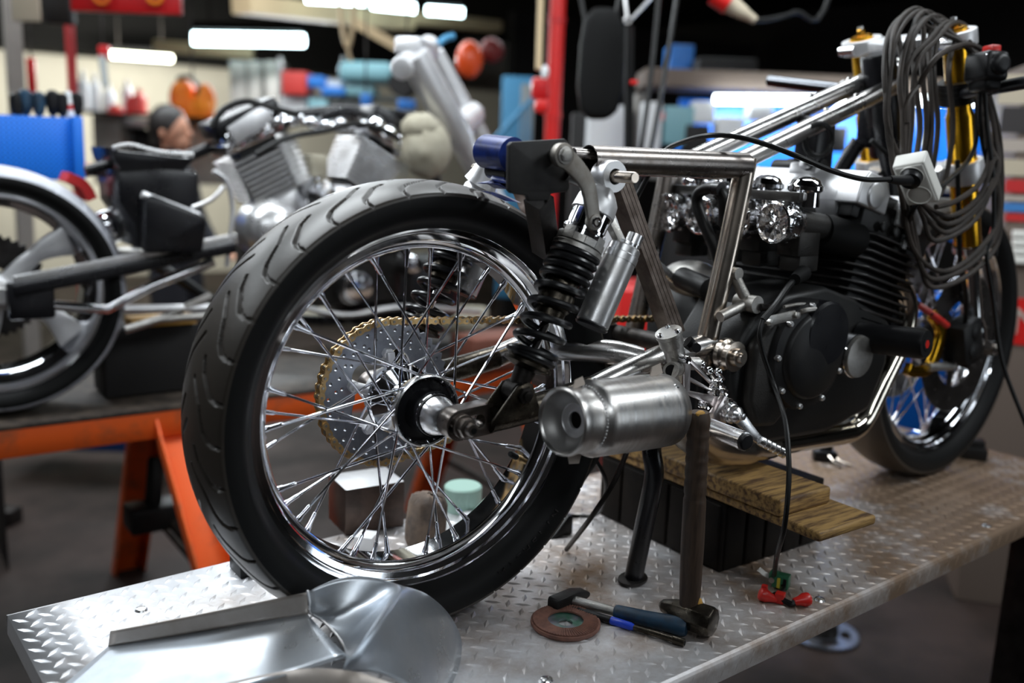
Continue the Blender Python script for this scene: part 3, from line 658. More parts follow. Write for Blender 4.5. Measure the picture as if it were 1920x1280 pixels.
b = MB(); b.tube([q+V(-.02, -.01, .012), q+V(-.05, -.035, .022)], .0085, 14); b.build('breather_hose', 'hose_black', en)
for y in (-.12, -.04, .04, .12):
    b = MB()
    for (f_, u_2) in ((.070, .100),):
        q = bc+CF*f_+CU*.075+V(0, y-.02, 0); b.tube([q, q+CU*.022, q+CU*.023, q+CU*.034], [.0075, .0075, .0055, .0055], 6)
    b.build('head_nut', 'alu_bright', en)
b = MB(); q = bc+CF*.01+CU*.082+V(0, -.168, 0); b.tube([q, q+CU*.024], .007, 6)
b.build('head_nut', 'alu_bright', en)
# carburettors
cx = .60
for y in (-.142, -.062, .018, .098):
    c = V(cx, y, .577); cb = empty('carburettor', parent=moto)
    b = MB(); b.tube([c+V(-.012, 0, 0), c+V(.02, 0, -.002), c+V(.07, 0, -.008), c+V(.13, 0, -.014)], [.030, .026, .024, .024], 28); b.box(c+V(.04, 0, -.03), (.055, .045, .05)); b.box(c+V(.045, 0, -.065), (.05, .042, .03)); b.build('carb_body', 'engine_grey', cb, bevel=.004)
    b = MB(); b.lathe([(.030, -.03), (.0335, -.028), (.0345, -.014), (.033, .004), (.027, .022)], c+V(.0, 0, 0), (1, 0, 0), 36)
    # crumpled cling foil across the mouth
    n = 20
    for i, r in enumerate((0, .01, .02, .029, .0335)):
        for k in range(n): a = 2*PI*k/n; b.v.append(tuple(c+V(-.0285+(.004 if i < 4 else .001)*rng.uniform(-.6, 1)+.006*(1-r/.033), r*math.cos(a), r*math.sin(a)))); 
    o = len(b.v)-5*n
    for i in range(4):
        for k in range(n): b.f.append((o+i*n+k, o+i*n+(k+1) % n, o+(i+1)*n+(k+1) % n, o+(i+1)*n+k)); b.m.append(0)
    for k in range(14):
        a = rng.uniform(0, 2*PI); q = c+V(-.01+rng.uniform(-.02, .012), .033*math.cos(a), .033*math.sin(a)); b.ball(q, rng.uniform(.003, .006), sc=(1.6, 1, .7), n=6)
    b.build('foil_cover', 'foil', cb, ang=12)
    b = MB(); b.lathe([(0, .014), (.012, .013), (.022, .008), (.026, 0), (.029, -.002), (.029, -.008), (.024, -.012), (.024, -.035)], c+V(.045, 0, .060), (0, 0, 1), 32); b.build('carb_top', 'chrome', cb, ang=35)
    b = MB(); b.box(c+V(.01, 0, .042), (.014, .052, .012)); b.tube([c+V(.004, -.02, .045), c+V(-.002, -.02, .045)], .005, 10); b.tube([c+V(.004, .02, .045), c+V(-.002, .02, .045)], .005, 10); b.build('carb_bracket', 'alu', cb, bevel=.002)
b = MB(); b.bar(V(.60, -.17, .618), V(.60, .13, .618), .012, .016); b.build('carb_rail', 'engine_grey', moto, bevel=.002)
b = MB(); hp = [at(1395, 480, X=.575), at(1368, 462, X=.565), at(1345, 438, X=.56), at(1323, 405, X=.55), at(1308, 378, X=.545), at(1312, 362, X=.545), at(1335, 354, X=.545), at(1352, 362, X=.55), at(1360, 385, X=.555), at(1364, 420, X=.575)]
hp = [at(1350, 500, X=.56), at(1338, 460, X=.552), at(1318, 415, X=.546), at(1307, 380, X=.545), at(1313, 360, X=.545), at(1336, 353, X=.545), at(1354, 366, X=.548), at(1358, 395, X=.552), at(1356, 420, X=.56)]
b.tube(cr(hp, 6), .0098, 16); b.build('fuel_hose', 'hose_black', moto)
b = MB(); h1 = at(1345, 354, X=.543); b.tube([h1-V(0, .008, 0), h1+V(0, .008, 0)], .0112, 12) ; b.build('hose_clip', 'black_paint', moto)
# intake rubbers, oil line, crash bobbin
for y in (-.142, -.062, .018, .098): b = MB(); b.tube([V(.69, y, .563), V(.74, y, .553), V(.79, y, .545)], [.029, .031, .031], 24); b.build('intake_rubber', 'black_rubber', en)
cs = empty('crash_bobbin', parent=moto); s0, s1 = V(.800, -.165, .377), at(1738, 645, Y=-.285)
sd = unit(s1-s0); L = np.linalg.norm(s1-s0)
b = MB(); b.tube([s0, s0+sd*.003, s1-sd*.006, s1], [.022, .026, .026, .023], 36); b.build('bobbin_body', 'plastic_black', cs, ang=30)
b = MB(); b.lathe([(.010, -.002), (.012, .001), (.0105, .0015), (.0, -.001)], s1, sd, 24); b.build('bobbin_cup', 'plastic_black', cs)
b = MB(); b.tube([s1-sd*.004, s1+sd*.001], .0075, 6); b.build('bobbin_bolt', 'red_plastic', cs)
# rear engine mount links and gearbox top
b = MB(); q0, q1, q2 = at(1375, 512, Y=-.13), at(1402, 568, Y=-.15), at(1350, 594, Y=-.15)
b.tube([q0, q1], [.0085, .0095], 16); b.tube([q1, q2], .0085, 16); b.tube([q1-V(0, .02, 0), q1+V(0, .02, 0)], .014, 18); b.tube([q0-V(0, .012, 0), q0+V(0, .012, 0)], .010, 16); b.build('mount_link', 'alu_cast', en)
b = MB(); b.tube([q1+V(.005, -.022, -.004), q1+V(.025, -.03, -.004)], .006, 12); b.build('mount_bolt', 'dark_steel', en)
b = MB(); b.ball(V(.60, .05, .462), .036, (1.2, 1.7, .9), 24); b.build('starter_housing', 'alu_cast', en)
b = MB(); b.tube([V(.53, .01, .472), V(.515, -.07, .462)], .019, 20); b.build('starter_motor', 'black_satin', en, bevel=.003)
b = MB(); b.tube([at(1222, 488, Y=.03), at(1262, 522, Y=.03)], .008, 14); b.ball(at(1222, 488, Y=.03), .010, n=12); b.build('tie_rod', 'alu', en)
# ignition lead running down the cover
b = MB(); b.tube(cr([at(1502, 515, Y=-.19), at(1480, 535, Y=-.20), at(1455, 570, Y=-.214), at(1430, 600, Y=-.217)], 8), .005, 10)
b.build('boot_lead', 'hose_black', en)
b = MB(); b.tube([at(1506, 512, Y=-.175), at(1490, 524, Y=-.20)], [.013, .009], 14); b.build('lead_boot', 'black_rubber', en)
# ---------------------------------------------------------------- rear-set: master cylinder, heel plate, peg, brake lever
rs = empty('rearset', parent=moto)
m0, m1 = at(1253, 622, Y=-.165), at(1278, 706, Y=-.165); dd = unit(m0-m1)
b = MB(); b.tube([m1-dd*.004, m1+dd*.010, m1+dd*.012, m0-dd*.024, m0-dd*.022, m0-dd*.008, m0-dd*.006, m0], [.012, .0125, .0145, .0155, .018, .018, .020, .020], 28)
b.tube([at(1268, 690, Y=-.17), at(1258, 694, Y=-.193)], [.012, .0115], 20); b.tube([m1*.7+m0*.3, m1*.7+m0*.3+V(.035, -.008, -.002)], .010, 16); b.build('master_cylinder', 'alu_cast', rs, ang=35)
b = MB(); c_ = at(1258, 694, Y=-.1935); b.tube([c_, c_+V(-.0003, -.0006, 0)], .0085, 18); b.build('cylinder_port', 'black_rubber', rs)
for a in (.3, 2.4, 4.5):
    b = MB(); u2, v2, _ = frame(dd); q = m0+(u2*math.cos(a)+v2*math.sin(a))*.015; b.lathe([(0, .005), (.0035, .004), (.0045, 0)], q, dd, 12); b.build('cap_screw', 'chrome', rs)
b = MB(); b.tube([at(1288, 640, Y=-.17), at(1300, 650, Y=-.175), at(1306, 652, Y=-.19)], [.010, .009, .007], 14); b.build('brake_switch', 'black_satin', rs)
HY = -.178; ho = at(1300, 720, Y=HY)
def hp2(l): return [((at(x, y, Y=HY)-ho)[0], (at(x, y, Y=HY)-ho)[2]) for x, y in l]
outer = hp2([(1284, 674), (1288, 670), (1294, 672), (1345, 727), (1345, 742), (1338, 765), (1330, 758), (1284, 738), (1281, 733), (1281, 680)])
h1_ = hp2([(1293, 682), (1334, 722), (1331, 728), (1292, 706)]); h2_ = hp2([(1292, 714), (1330, 733), (1333, 740), (1291, 732)])
b = MB(); b.sheet([outer, h1_, h2_], .006, ho, (1, 0, 0), (0, 0, 1)); b.build('heel_plate', 'plate_alu', rs, bevel=.0009, ang=25)
b = MB(); b.sheet([hp2([(1350, 738), (1372, 752), (1372, 776), (1342, 796), (1330, 790), (1328, 772)])], .010, ho+V(0, -.006, 0), (1, 0, 0), (0, 0, 1)); b.build('peg_mount', 'plate_alu', rs, bevel=.0012, ang=25)
for x, y in ((1341, 735), (1357, 735), (1366, 752), (1359, 768), (1323, 760), (1287, 674), (1345, 720)):
    q = at(x, y, Y=HY-.012); b = MB(); b.lathe([(.0028, -.004), (.0055, -.0045), (.0062, -.003), (.0062, .01)], q, YA, 16); b.lathe([(0, -.001), (.003, -.001)], q, YA, 6); b.build('rearset_bolt', 'chrome', rs)
for x, y in ((1315, 683), (1330, 695), (1347, 697), (1348, 715)): b = MB(); q = at(x, y, Y=-.165); b.ball(q, .0070, n=12); b.tube([q, q+V(.012, 0, -.012)], .0045, 10); b.build('rod_end', 'chrome', rs)
pg0, pg1 = at(1330, 800, Y=-.186), at(1393, 826, Y=-.262); pd = unit(pg1-pg0); Lp = np.linalg.norm(pg1-pg0)
pr = [(.0, 0), (.0118, 0)]
for k in range(int(Lp/.0028)): t = k*.0028; r = .0132+.0008*(k/ (Lp/.0028)); pr += [(r, t+.0004), (r, t+.0018), (r-.0012, t+.0021), (r-.0012, t+.0027)]
pr += [(.0142, Lp-.002), (.0142, Lp+.004), (.011, Lp+.005)]
b = MB(); b.lathe(pr, pg0, pd, 40); b.build('foot_peg', 'alu_bright', rs, ang=20)
b = MB(); b.lathe([(.0122, .004), (.0122, .008), (.010, .010), (0, .0105)], pg0+pd*Lp, pd, 28); b.build('peg_cap', 'plastic_black', rs)
lv = [at(1376, 776, Y=-.20), at(1392, 790, Y=-.205), at(1410, 812, Y=-.21), at(1422, 824, Y=-.212)]
b = MB(); strip(b, lv, (.0115, .0085, .0065), .008); b.lathe([(0, -.014), (.007, -.014), (.013, -.008), (.0135, .0), (.016, .002), (.016, .010), (.0, .010)], lv[0], YA, 28); b.tube([lv[0]+V(0, -.02, 0), lv[0]+V(0, -.012, 0)], .006, 6); b.build('brake_lever', 'alu_bright', rs, bevel=.0008)
t0, t1 = at(1424, 825, Y=-.214), at(1468, 848, Y=-.232); td = unit(t1-t0); Lt = np.linalg.norm(t1-t0); pr = [(0, 0), (.0075, 0)]
for k in range(5): a = Lt*k/5; pr += [(.0078, a+.001), (.0084, a+Lt/5*.75), (.0066, a+Lt/5*.8), (.0066, a+Lt/5*.98)]
b = MB(); b.lathe(pr+[(.0088, Lt), (.0088, Lt+.003), (.005, Lt+.004), (.004, Lt), (0, Lt)], t0, td, 24); b.build('toe_piece', 'alu_bright', rs, ang=30)
# side stand
st = empty('side_stand', parent=moto); k0, k1, k2 = at(1222, 845, Y=-.13), at(1226, 895, Y=-.135), at(1188, 1085, Y=-.10); k2 = V(k2[0], k2[1], .006)
b = MB(); b.tube(cr([k0+V(.01, .02, .06), k0, k1, k1*.5+k2*.5, k2], 6), .0150, 18); b.build('stand_leg', 'black_paint', st)
b = MB(); b.sheet([[(.03*math.cos(a), .022*math.sin(a)) for a in np.linspace(0, 2*PI, 20, endpoint=False)]], .005, k2+V(-.002, 0, -.002), (.9, .3, 0), (-.3, .9, 0)); b.build('stand_foot', 'dark_steel', st, bevel=.001)
# ---------------------------------------------------------------- fork, yokes, bars, front wheel
fk = empty('fork', parent=moto)
TOPN, LOWN = V(1.097, -.1, .925), V(1.313, -.1, .314); FA = unit(TOPN-LOWN); FS_ = unit(np.cross(YA, FA)); 
if FS_[0] < 0: FS_ = -FS_
for sg in (1, -1):
    o = V(0, .1*(1-sg), 0) if sg > 0 else V(0, .2, 0)
    t0 = TOPN+o+FA*.006; P = lambda d: t0-FA*d
    b = MB(); b.tube([P(0), P(.155), P(.165), P(.43)], [.0225, .0225, .0262, .0262], 36); b.build('fork_tube', 'gold', fk, ang=30)
    b = MB(); b.tube([P(.43), P(.432), P(.445), P(.447), P(.60), P(.62), P(.665)], [.027, .030, .030, .0205, .0205, .026, .026], 32); b.build('slider_tube', 'chrome', fk, ang=30)
    b = MB(); b.tube([P(.0), P(-.003), P(-.004), P(-.014), P(-.016)], [.019, .019, .0095, .0085, .006], 6); b.build('fork_cap', 'gold_bolt', fk)
    b = MB(); b.tube([P(-.012), P(-.021)], .006, 8); b.build('adjuster', 'alu_bright', fk)
    b = MB(); b.box(P(.66)+V(0, 0, 0)-FS_*.02, (.06, .03, .07), np.stack([FS_, YA, FA], 1)); b.build('axle_lug', 'black_satin', fk, bevel=.006)
def yoke_ring(b, c, r0, r1, h, ax): b.lathe([(r0, -h/2), (r1, -h/2), (r1, h/2), (r0, h/2)], c, ax, 36, closed=True)
yk = empty('yoke', parent=moto)
yc = lambda y, d: V(TOPN[0], y, TOPN[2])-FA*d
b = MB()
for y in (-.1, .1): yoke_ring(b, yc(y, .012), .026, .039, .028, FA)
o2 = [(-.012, -.075), (-.03, -.066), (-.052, -.02), (-.052, .02), (-.03, .066), (-.012, .075), (.02, .066), (.006, .03), (.006, -.03), (.02, -.066)]
b.sheet([[(x, y) for x, y in o2]], .022, yc(0, .012), FS_, YA); b.sheet([circle(.034, 30, (-.02, 0)), circle(.016, 20, (-.02, 0))], .026, yc(0, .012), FS_, YA)
b.build('top_yoke', 'alu_white', yk, bevel=.003, ang=35)
for y, s_ in ((-.1, -1), (.1, 1)):
    b = MB(); q = yc(y, .012)-FS_*.040+V(0, s_*.006, 0); b.tube([q-V(0, .017, 0), q+V(0, .017, 0)], .010, 16); b.build('pinch_lug', 'alu_bright', yk)
b = MB()
for y in (-.1, .1): yoke_ring(b, yc(y, .27), .027, .038, .045, FA)
b.sheet([[(-.05, -.08), (.02, -.08), (.005, 0), (.02, .08), (-.05, .08), (-.075, .0)]], .03, yc(0, .27), FS_, YA); b.build('lower_yoke', 'alu_white', yk, bevel=.004)
for y, s_ in ((-.1, -1), (.1, 1)):
    cl = empty('clip_on_bar', parent=moto)
    b = MB(); yoke_ring(b, yc(y, .112), .0245, .037, .042, FA)
    for d in (.098, .108, .118): yoke_ring(b, yc(y, d), .037, .0385, .004, FA)
    b.build('bar_clamp', 'black_satin', cl, ang=40)
    if s_ > 0:
        a, c = yc(y, .09)-FS_*.045+V(0, .012, 0), at(1440, 151, Y=.30)
        b = MB(); b.tube([a, c+unit(a-c)*.003, c], [.0125, .0125, .0095], 20); b.build('bar_tube', 'black_chrome', cl)
        b = MB(); yoke_ring(b, a, .011, .019, .03, unit(c-a)); b.box(yc(y, .085)-FS_*.036, (.03, .02, .022), np.stack([FS_, YA, FA], 1)); b.build('bar_socket', 'alu_white', cl, bevel=.003)
    else:
        a, c = yc(y, .112)-FS_*.02+V(0, -.02, 0), at(1960, 148, Y=-.30)
        b = MB(); b.tube([a, c], .0115, 20); b.build('bar_tube', 'black_paint', cl)
        q = at(1850, 118, Y=-.195); e_ = unit(c-a)
        b = MB(); u2, v2, w2 = frame(e_, (0, 0, 1)); Rq = np.stack([u2, v2, w2], 1)
        b.box(q-V(0, 0, .008), (.048, .052, .062), Rq); b.box(q-V(0, 0, .030), (.036, .04, .05), Rq); b.tube([q+e_*.025-V(0, 0, .006), q+e_*.042-V(0, 0, .006)], [.022, .018], 20); b.build('switch_box', 'plastic_black', cl, bevel=.009, seg=3)
        b = MB(); b.box(q+V(-.004, -.008, .022), (.02, .014, .026), Rq); b.build('kill_switch', 'red_plastic', cl, bevel=.003)
        b = MB(); b.ball(q+V(-.024, -.014, .010), .006, n=10); b.build('indicator', 'alu_bright', cl)
# front wheel
FC = V(1.308, -.004, .306); FYAW = .047
fw = empty('wheel', parent=moto)
b = MB(); tyre_mesh(b, FC, .306, .112, .250, None, 160, 28, yaw=FYAW); b.build('tyre', ['rubber_tread', 'rubber_side'], fw, ang=50)
b = MB(); rim_mesh(b, FC, .2495, .037, .219, FYAW); b.build('rim', 'chrome', fw, ang=28)
ax_ = V(-math.sin(FYAW), math.cos(FYAW), 0)
b = MB(); b.lathe([(.008, -.075), (.02, -.075), (.022, -.06), (.05, -.058), (.052, -.054), (.05, -.05), (.024, -.04), (.022, 0), (.024, .04), (.045, .045), (.045, .05), (.02, .055), (.02, .07), (.008, .07)], FC, ax_, 48); b.build('hub', 'black_paint', fw, ang=30)
spokes(fw, FC, 18, .042, .042, .219, .010, math.radians(48), .0017, FYAW)
for s_ in (-1, 1):
    o = FC+ax_*(.066*s_); u2 = V(math.cos(FYAW), math.sin(FYAW), 0)
    hs = [circle(.0045, 8, (r*math.cos(a), r*math.sin(a))) for k in range(30) for r, a in (((.108, .124, .140)[k % 3], 2*PI*k/30),)]
    b = MB(); b.sheet([circle(.150, 80), circle(.096, 60)]+hs, .005, o, u2, (0, 0, 1)); b.build('brake_disc', 'dark_steel', fw, ang=30)
    b = MB()
    for k in range(6): a = 2*PI*k/6; b.bar(o+(u2*math.cos(a)+V(0, 0, 1)*math.sin(a))*.04, o+(u2*math.cos(a+.3)+V(0, 0, 1)*math.sin(a+.3))*.1, .014, .006, ax_)
    b.build('disc_carrier', 'dark_steel', fw)
b = MB(); b.tube([FC-ax_*.15, FC-ax_*.148, FC+ax_*.14], [.009, .011, .011], 16); b.tube([FC-ax_*.142, FC-ax_*.125], .017, 6); b.build('axle_rod', 'raw_steel', fw)
# caliper on its gold bracket
cp = empty('brake_caliper', parent=moto)
b = MB(); strip(b, [at(1748, 590, Y=-.105), at(1764, 622, Y=-.105), at(1752, 668, Y=-.105), at(1738, 692, Y=-.105), at(1712, 696, Y=-.105), at(1700, 690, Y=-.105)], (.012, .011, .012), .014); b.build('caliper_bracket', 'gold', cp, bevel=.002)
b = MB(); c = at(1806, 636, Y=-.12); b.box(c, (.07, .05, .085), np.stack([FS_, YA, FA], 1)); b.tube([c+V(-.0, -.03, .02), c+V(0, .02, .02)], .018, 20); b.tube([c+V(.0, -.03, -.02), c+V(0, .02, -.02)], .018, 20); b.build('caliper_body', 'black_satin', cp, bevel=.008)
b = MB(); b.tube([at(1738, 688, Y=-.11), at(1785, 686, Y=-.11)], .009, 14); b.build('caliper_pin', 'alu_cast', cp)
b = MB(); b.tube(cr([at(1795, 300, Y=-.14), at(1800, 480, Y=-.145), at(1812, 560, Y=-.14), c], 8), .0045, 10); b.build('brake_hose', 'hose_black', cp)
b = MB(); b.tube(cr([at(1700, 560, Y=-.07), at(1735, 580, Y=-.10), at(1760, 598, Y=-.12), at(1775, 610, Y=-.125)], 6), .007, 10); b.build('hose_sleeve', 'red_plastic', cp)
# coil and bracket in front of the engine under the spars
for xx_, rr2 in ((.84, .016), (.80, .013)): b = MB(); b.tube([V(xx_, -.03, .665), V(xx_, .05, .665)], rr2, 20); b.build('ignition_coil', 'black_satin', moto, bevel=.002)
b = MB(); q = at(1527, 270, Y=0.0); b.box(q, (.055, .05, .10)); b.build('head_gusset', 'black_paint', moto, bevel=.006)
b = MB(); b.box(at(1630, 220, Y=.03), (.03, .03, .12)); b.build('coil_bracket', 'black_paint', moto, bevel=.002)
b = MB(); b.torus(at(1535, 262, Y=-.05), (.3, .9, 0), .028, .005, 28, 8); b.build('cable_loop', 'hose_black', moto)
b = MB(); b.tube(cr([V(.86, -.03, .66), V(.83, -.07, .63), V(.80, -.08, .65)], 6), .005, 8); b.tube(cr([V(.96, -.04, .72), V(1.0, -.06, .69), V(1.05, -.08, .66), V(1.08, -.08, .62)], 6), .005, 8); b.tube(cr([V(.88, -.02, .638), V(.92, -.05, .63), V(1.0, -.05, .665), V(1.06, -.06, .70)], 6), .004, 8); b.build('spark_lead', 'hose_black', moto)
# ---------------------------------------------------------------- things lying on the table
# aluminium seat tail: flat tray, two upright sides, hump at the end
cw = thing('seat_tail', 'bare aluminium seat tail with welded hump lying on the end of the tread plate table', 'seat tail', at(500, 1230, Z=0))
def loft(b, A, B, n, f=None):
    """surface between two polylines; f(t, s) lifts the middle"""
    A = np.array(A); B = np.array(B); m = len(A); vs = []
    for i in range(n+1):
        t = i/n
        for j in range(m):
            q = A[j]*(1-t)+B[j]*t
            if f is not None: q = q+f(t, j/(m-1))
            vs.append(q)
    b.add(vs, [(i*m+j, i*m+j+1, (i+1)*m+j+1, (i+1)*m+j) for i in range(n) for j in range(m-1)]); return b
def solid(o, t):
    m = o.modifiers.new('s', 'SOLIDIFY'); m.thickness = t; m.offset = 0; return o
fb = [at(203, 1212, Z=.006), at(330, 1192, Z=.032), at(460, 1170, Z=.058), at(577, 1151, Z=.089)]
farb = cr(fb, 6)
nearb = cr([at(60, 1330, Z=.005), at(250, 1330, Z=.030), at(440, 1292, Z=.056), at(652, 1230, Z=.086)], 6)
b = MB(); loft(b, farb, nearb, 10, lambda t, s: V(0, 0, -.002*math.sin(PI*t))); solid(b.build('tray', 'sheet_alu', cw, ang=60), .0016)
ft = [at(x, y, Y=q[1]-.004) for (x, y), q in zip(((207, 1183), (330, 1160), (460, 1134), (577, 1110)), fb)]
top = cr(ft, 6)
b = MB(); loft(b, farb, top, 5); solid(b.build('side_flange', 'sheet_dull', cw, ang=60), .0016)
sm = [ft[3], ft[3]*.5+fb[3]*.5+V(.002, -.002, 0), at(582, 1150, Z=.089), at(606, 1166, Z=.088), at(630, 1190, Z=.084), at(647, 1215, Z=.084), at(652, 1232, Z=.085)]
seam = cr(sm, 5)
crest = cr([at(757, 1100, Z=.112), at(750, 1108, Z=.118), at(736, 1128, Z=.124), at(715, 1155, Z=.128), at(690, 1190, Z=.126), at(664, 1228, Z=.116), at(644, 1256, Z=.100)], 5)
def hump(t, s):
    sag = math.sin(PI*t)
    return V(0, 0, -.014*sag*math.sin(PI*min(1, s*1.05)))+V(.0, .006, .016)*sag*max(0, 1-s*5)
b = MB(); loft(b, seam, crest, 14, hump); solid(b.build('hump_front', 'sheet_alu', cw, ang=60), .0016)
tail = cr([at(757, 1100, Z=.112), at(797, 1113, Z=.088), at(834, 1143, Z=.055), at(858, 1180, Z=.026), at(865, 1215, Z=.008), at(856, 1262, Z=.003), at(820, 1330, Z=.003)], 5)
b = MB(); loft(b, crest, tail, 12, lambda t, s: V(0, 0, .016*math.sin(PI*t)*s)); solid(b.build('hump_tail', 'sheet_alu', cw, ang=60), .0016)
nt_ = cr([at(250, 1330, Z=.030), at(330, 1300, Z=.042), at(440, 1276, Z=.058), at(560, 1254, Z=.078), at(644, 1256, Z=.100), at(700, 1268, Z=.09), at(775, 1300, Z=.06), at(830, 1345, Z=.012)], 5)
nb_ = [q*1 for q in nt_]
for q in nb_: q[:2] += V(-.010, -.014)*min(1, q[2]/.06); q[2] = .002
b = MB(); loft(b, nt_, nb_, 4); solid(b.build('side_flange', 'sheet_dull', cw, ang=60), .0016)
b = MB()
for i in range(0, len(seam)-1):
    for k in range(2): b.ball(seam[i]*(1-k/2)+seam[i+1]*(k/2)+V(0, 0, .0012), .0021, n=6)
b.build('weld_bead', 'alu', cw)
# flap disc
fo = at(1060, 1172, Z=.0); fd = thing('flap_disc', 'brown flap disc for a grinder lying in front of the wheel on the table', 'grinding disc', fo)
b = MB(); N = 72
for k in range(N):
    a = 2*PI*k/N; u2 = V(math.cos(a), math.sin(a), 0); t2 = V(-math.sin(a), math.cos(a), 0); sk = unit(u2+t2*.35)
    c = fo+sk*.0405+V(0, 0, .0085); n_ = unit(V(0, 0, 1)+t2*.45); t3 = unit(np.cross(n_, sk)); b.box(c-u2*.004, (.0215, .0062, .0013), np.stack([sk, t3, np.cross(sk, t3)], 1))
b.lathe([(.029, .0), (.049, .001), (.051, .004), (.0505, .0075), (.030, .0078), (.029, .004)], fo, n=72, closed=True); b.build('abrasive_flaps', 'flap_brown', fd, ang=20)
b = MB(); b.lathe([(.0105, .0035), (.0105, .005), (.020, .0042), (.0295, .0062), (.0295, .002), (.0105, .002)], fo, n=48, closed=True); b.build('backing_plate', 'disc_print', fd)
# hammer with grip sleeve
hA, hB = at(1035, 1136, Z=.012), at(1097, 1110, Z=.012); hm = (hA+hB)/2
h1 = thing('hammer', 'small black-headed hammer with steel shaft and dark blue grip lying by the flap disc', 'hammer', V(hm[0], hm[1], 0))
g1, g0 = at(1288, 1176, Z=.014), at(1152, 1146, Z=.012); gd = unit(g1-g0); hu = unit(hB-hA); hw_ = V(0, 0, 1); hs = np.cross(hw_, hu)
b = MB(); o = [(-.036, -.006), (-.034, -.011), (.012, -.011), (.036, -.004), (.038, 0), (.036, .004), (.012, .011), (-.034, .011), (-.036, .006)]
b.sheet([o], .021, hm+V(0, 0, .0005), hu, hw_); b.build('hammer_head', 'black_satin', h1, bevel=.002)
b = MB(); b.tube([hm, g0+gd*.005], [.0075, .0068], 18); b.build('shaft', 'alu_cast', h1)
L = np.linalg.norm(g1-g0)
b = MB(); b.tube([g0+gd*(L*t) for t in (0, .015, .06, .4, .55, .75, .95, 1)], [.008, .0102, .0108, .0112, .0118, .0128, .0136, .0118], 22); b.build('grip', 'tool_blue', h1, ang=50)
# slim nut driver
d0, d1 = at(1072, 1140, Z=.0065), at(1284, 1205, Z=.0065); dd2 = unit(d1-d0); L = np.linalg.norm(d1-d0)
sd_ = thing('nut_driver', 'slim black nut driver with a blue collar lying alongside the hammer', 'screwdriver', V(*((d0+d1)/2)[:2], 0))
b = MB(); b.tube([d0+dd2*(L*t) for t in (0, .05, .06, .12, .14, .36)], [.0035, .0035, .0045, .0045, .0058, .0058], 14); b.build('handle', 'plastic_black', sd_)
b = MB(); b.tube([d0+dd2*(L*t) for t in (.36, .37, .54, .57)], [.0052, .0062, .0058, .004], 16); b.build('collar', 'blue_bright', sd_)
b = MB(); b.tube([d0+dd2*(L*t) for t in (.56, .90, .905, .995, 1.0)], [.0042, .0045, .0058, .0058, .005], 14); b.build('blade', 'oily_metal', sd_)
b = MB(); b.tube([d1-dd2*.001, d1+dd2*.0004], .0036, 6); b.build('socket_end', 'black_rubber', sd_)
# hammer stood on its head
q0 = at(1297, 1150, Z=.02); q0 = V(.322, -.258, 0); qt = at(1311, 772, Y=-.262)
h2 = thing('hammer', 'old wooden-handled hammer stood upright on its head beside the muffler', 'hammer', V(q0[0], q0[1], 0))
ha, hb = at(1237, 1132, Z=.026), at(1338, 1168, Z=.026); hu = unit(hb-ha); hc = (ha+hb)/2
b = MB(); b.tube([ha, ha+hu*.006, ha*.7+hb*.3, ha*.52+hb*.48, ha*.4+hb*.6, hb-hu*.008, hb-hu*.002, hb], [.004, .010, .017, .020, .0225, .0232, .021, .020], 8); b.build('hammer_head', 'oily_metal', h2, bevel=.0015, ang=30)
hx = ha*.45+hb*.55; hx = V(hx[0], hx[1], .03); pr = []; ax2 = unit(qt-hx); L = np.linalg.norm(qt-hx)
rings = [.60, .68, .74, .80, .86, .92]
for t in np.linspace(0, 1, 60):
    r = np.interp(t, [0, .12, .35, .58, .6, .97, 1], [.0135, .0155, .0165, .0160, .0158, .0160, .013]); r -= .0012*any(abs(t-q) < .009 for q in rings); pr.append((r, L*t))
b = MB(); b.lathe([(0, 0)]+pr+[(0, L)], hx, ax2, 24); b.build('handle', 'wood_handle', h2, ang=50)
b = MB(); b.ball(qt+V(-.004, -.006, -.001), .0065, (1.3, .8, .8), 10); b.ball(hx+ax2*.012+V(.006, -.0135, 0), .010, (.6, .35, 1.4), 10); b.build('bare_wood', 'wood_chip', h2)
# engine support: dark block and two boards lying across it
bk = MB(); o = [(-.13, -.155), (.13, -.155), (.134, .135), (.10, .16), (-.12, .16), (-.134, .14)]
bk.box(V(.632, 0, .060), (.262, .306, .120))
for k in range(5): bk.box(V(.53+.05*k, -.154, .06), (.044, .006, .112))
for k in range(5): bk.box(V(.5, -.12+.06*k, .06), (.006, .054, .112))
o = bk.build('support_block', 'crate_dark', None, bevel=.010, seg=3); tag(o, 'large dark wooden block propping the engine up on the table', 'wooden block')
def board(name, lab, x0, x1, y0, y1, z0, z1, br):
    b = MB(); nx, ny = 10, 26; R0 = np.random.default_rng(3)
    b.box(V((x0+x1)/2, (y0+y1)/2, (z0+z1)/2), (x1-x0, y1-y0, z1-z0)); o = b.build(name, 'wood_board', None, bevel=br, seg=3); return tag(o, lab, 'board')
board('board', 'thick worn wooden board, topmost of the two under the exhaust', .492, .618, -.268, .24, .138, .166, .005)
board('board', 'thinner plywood board under the thick one with its end sticking out', .498, .640, -.338, .24, .1215, .1375, .005)
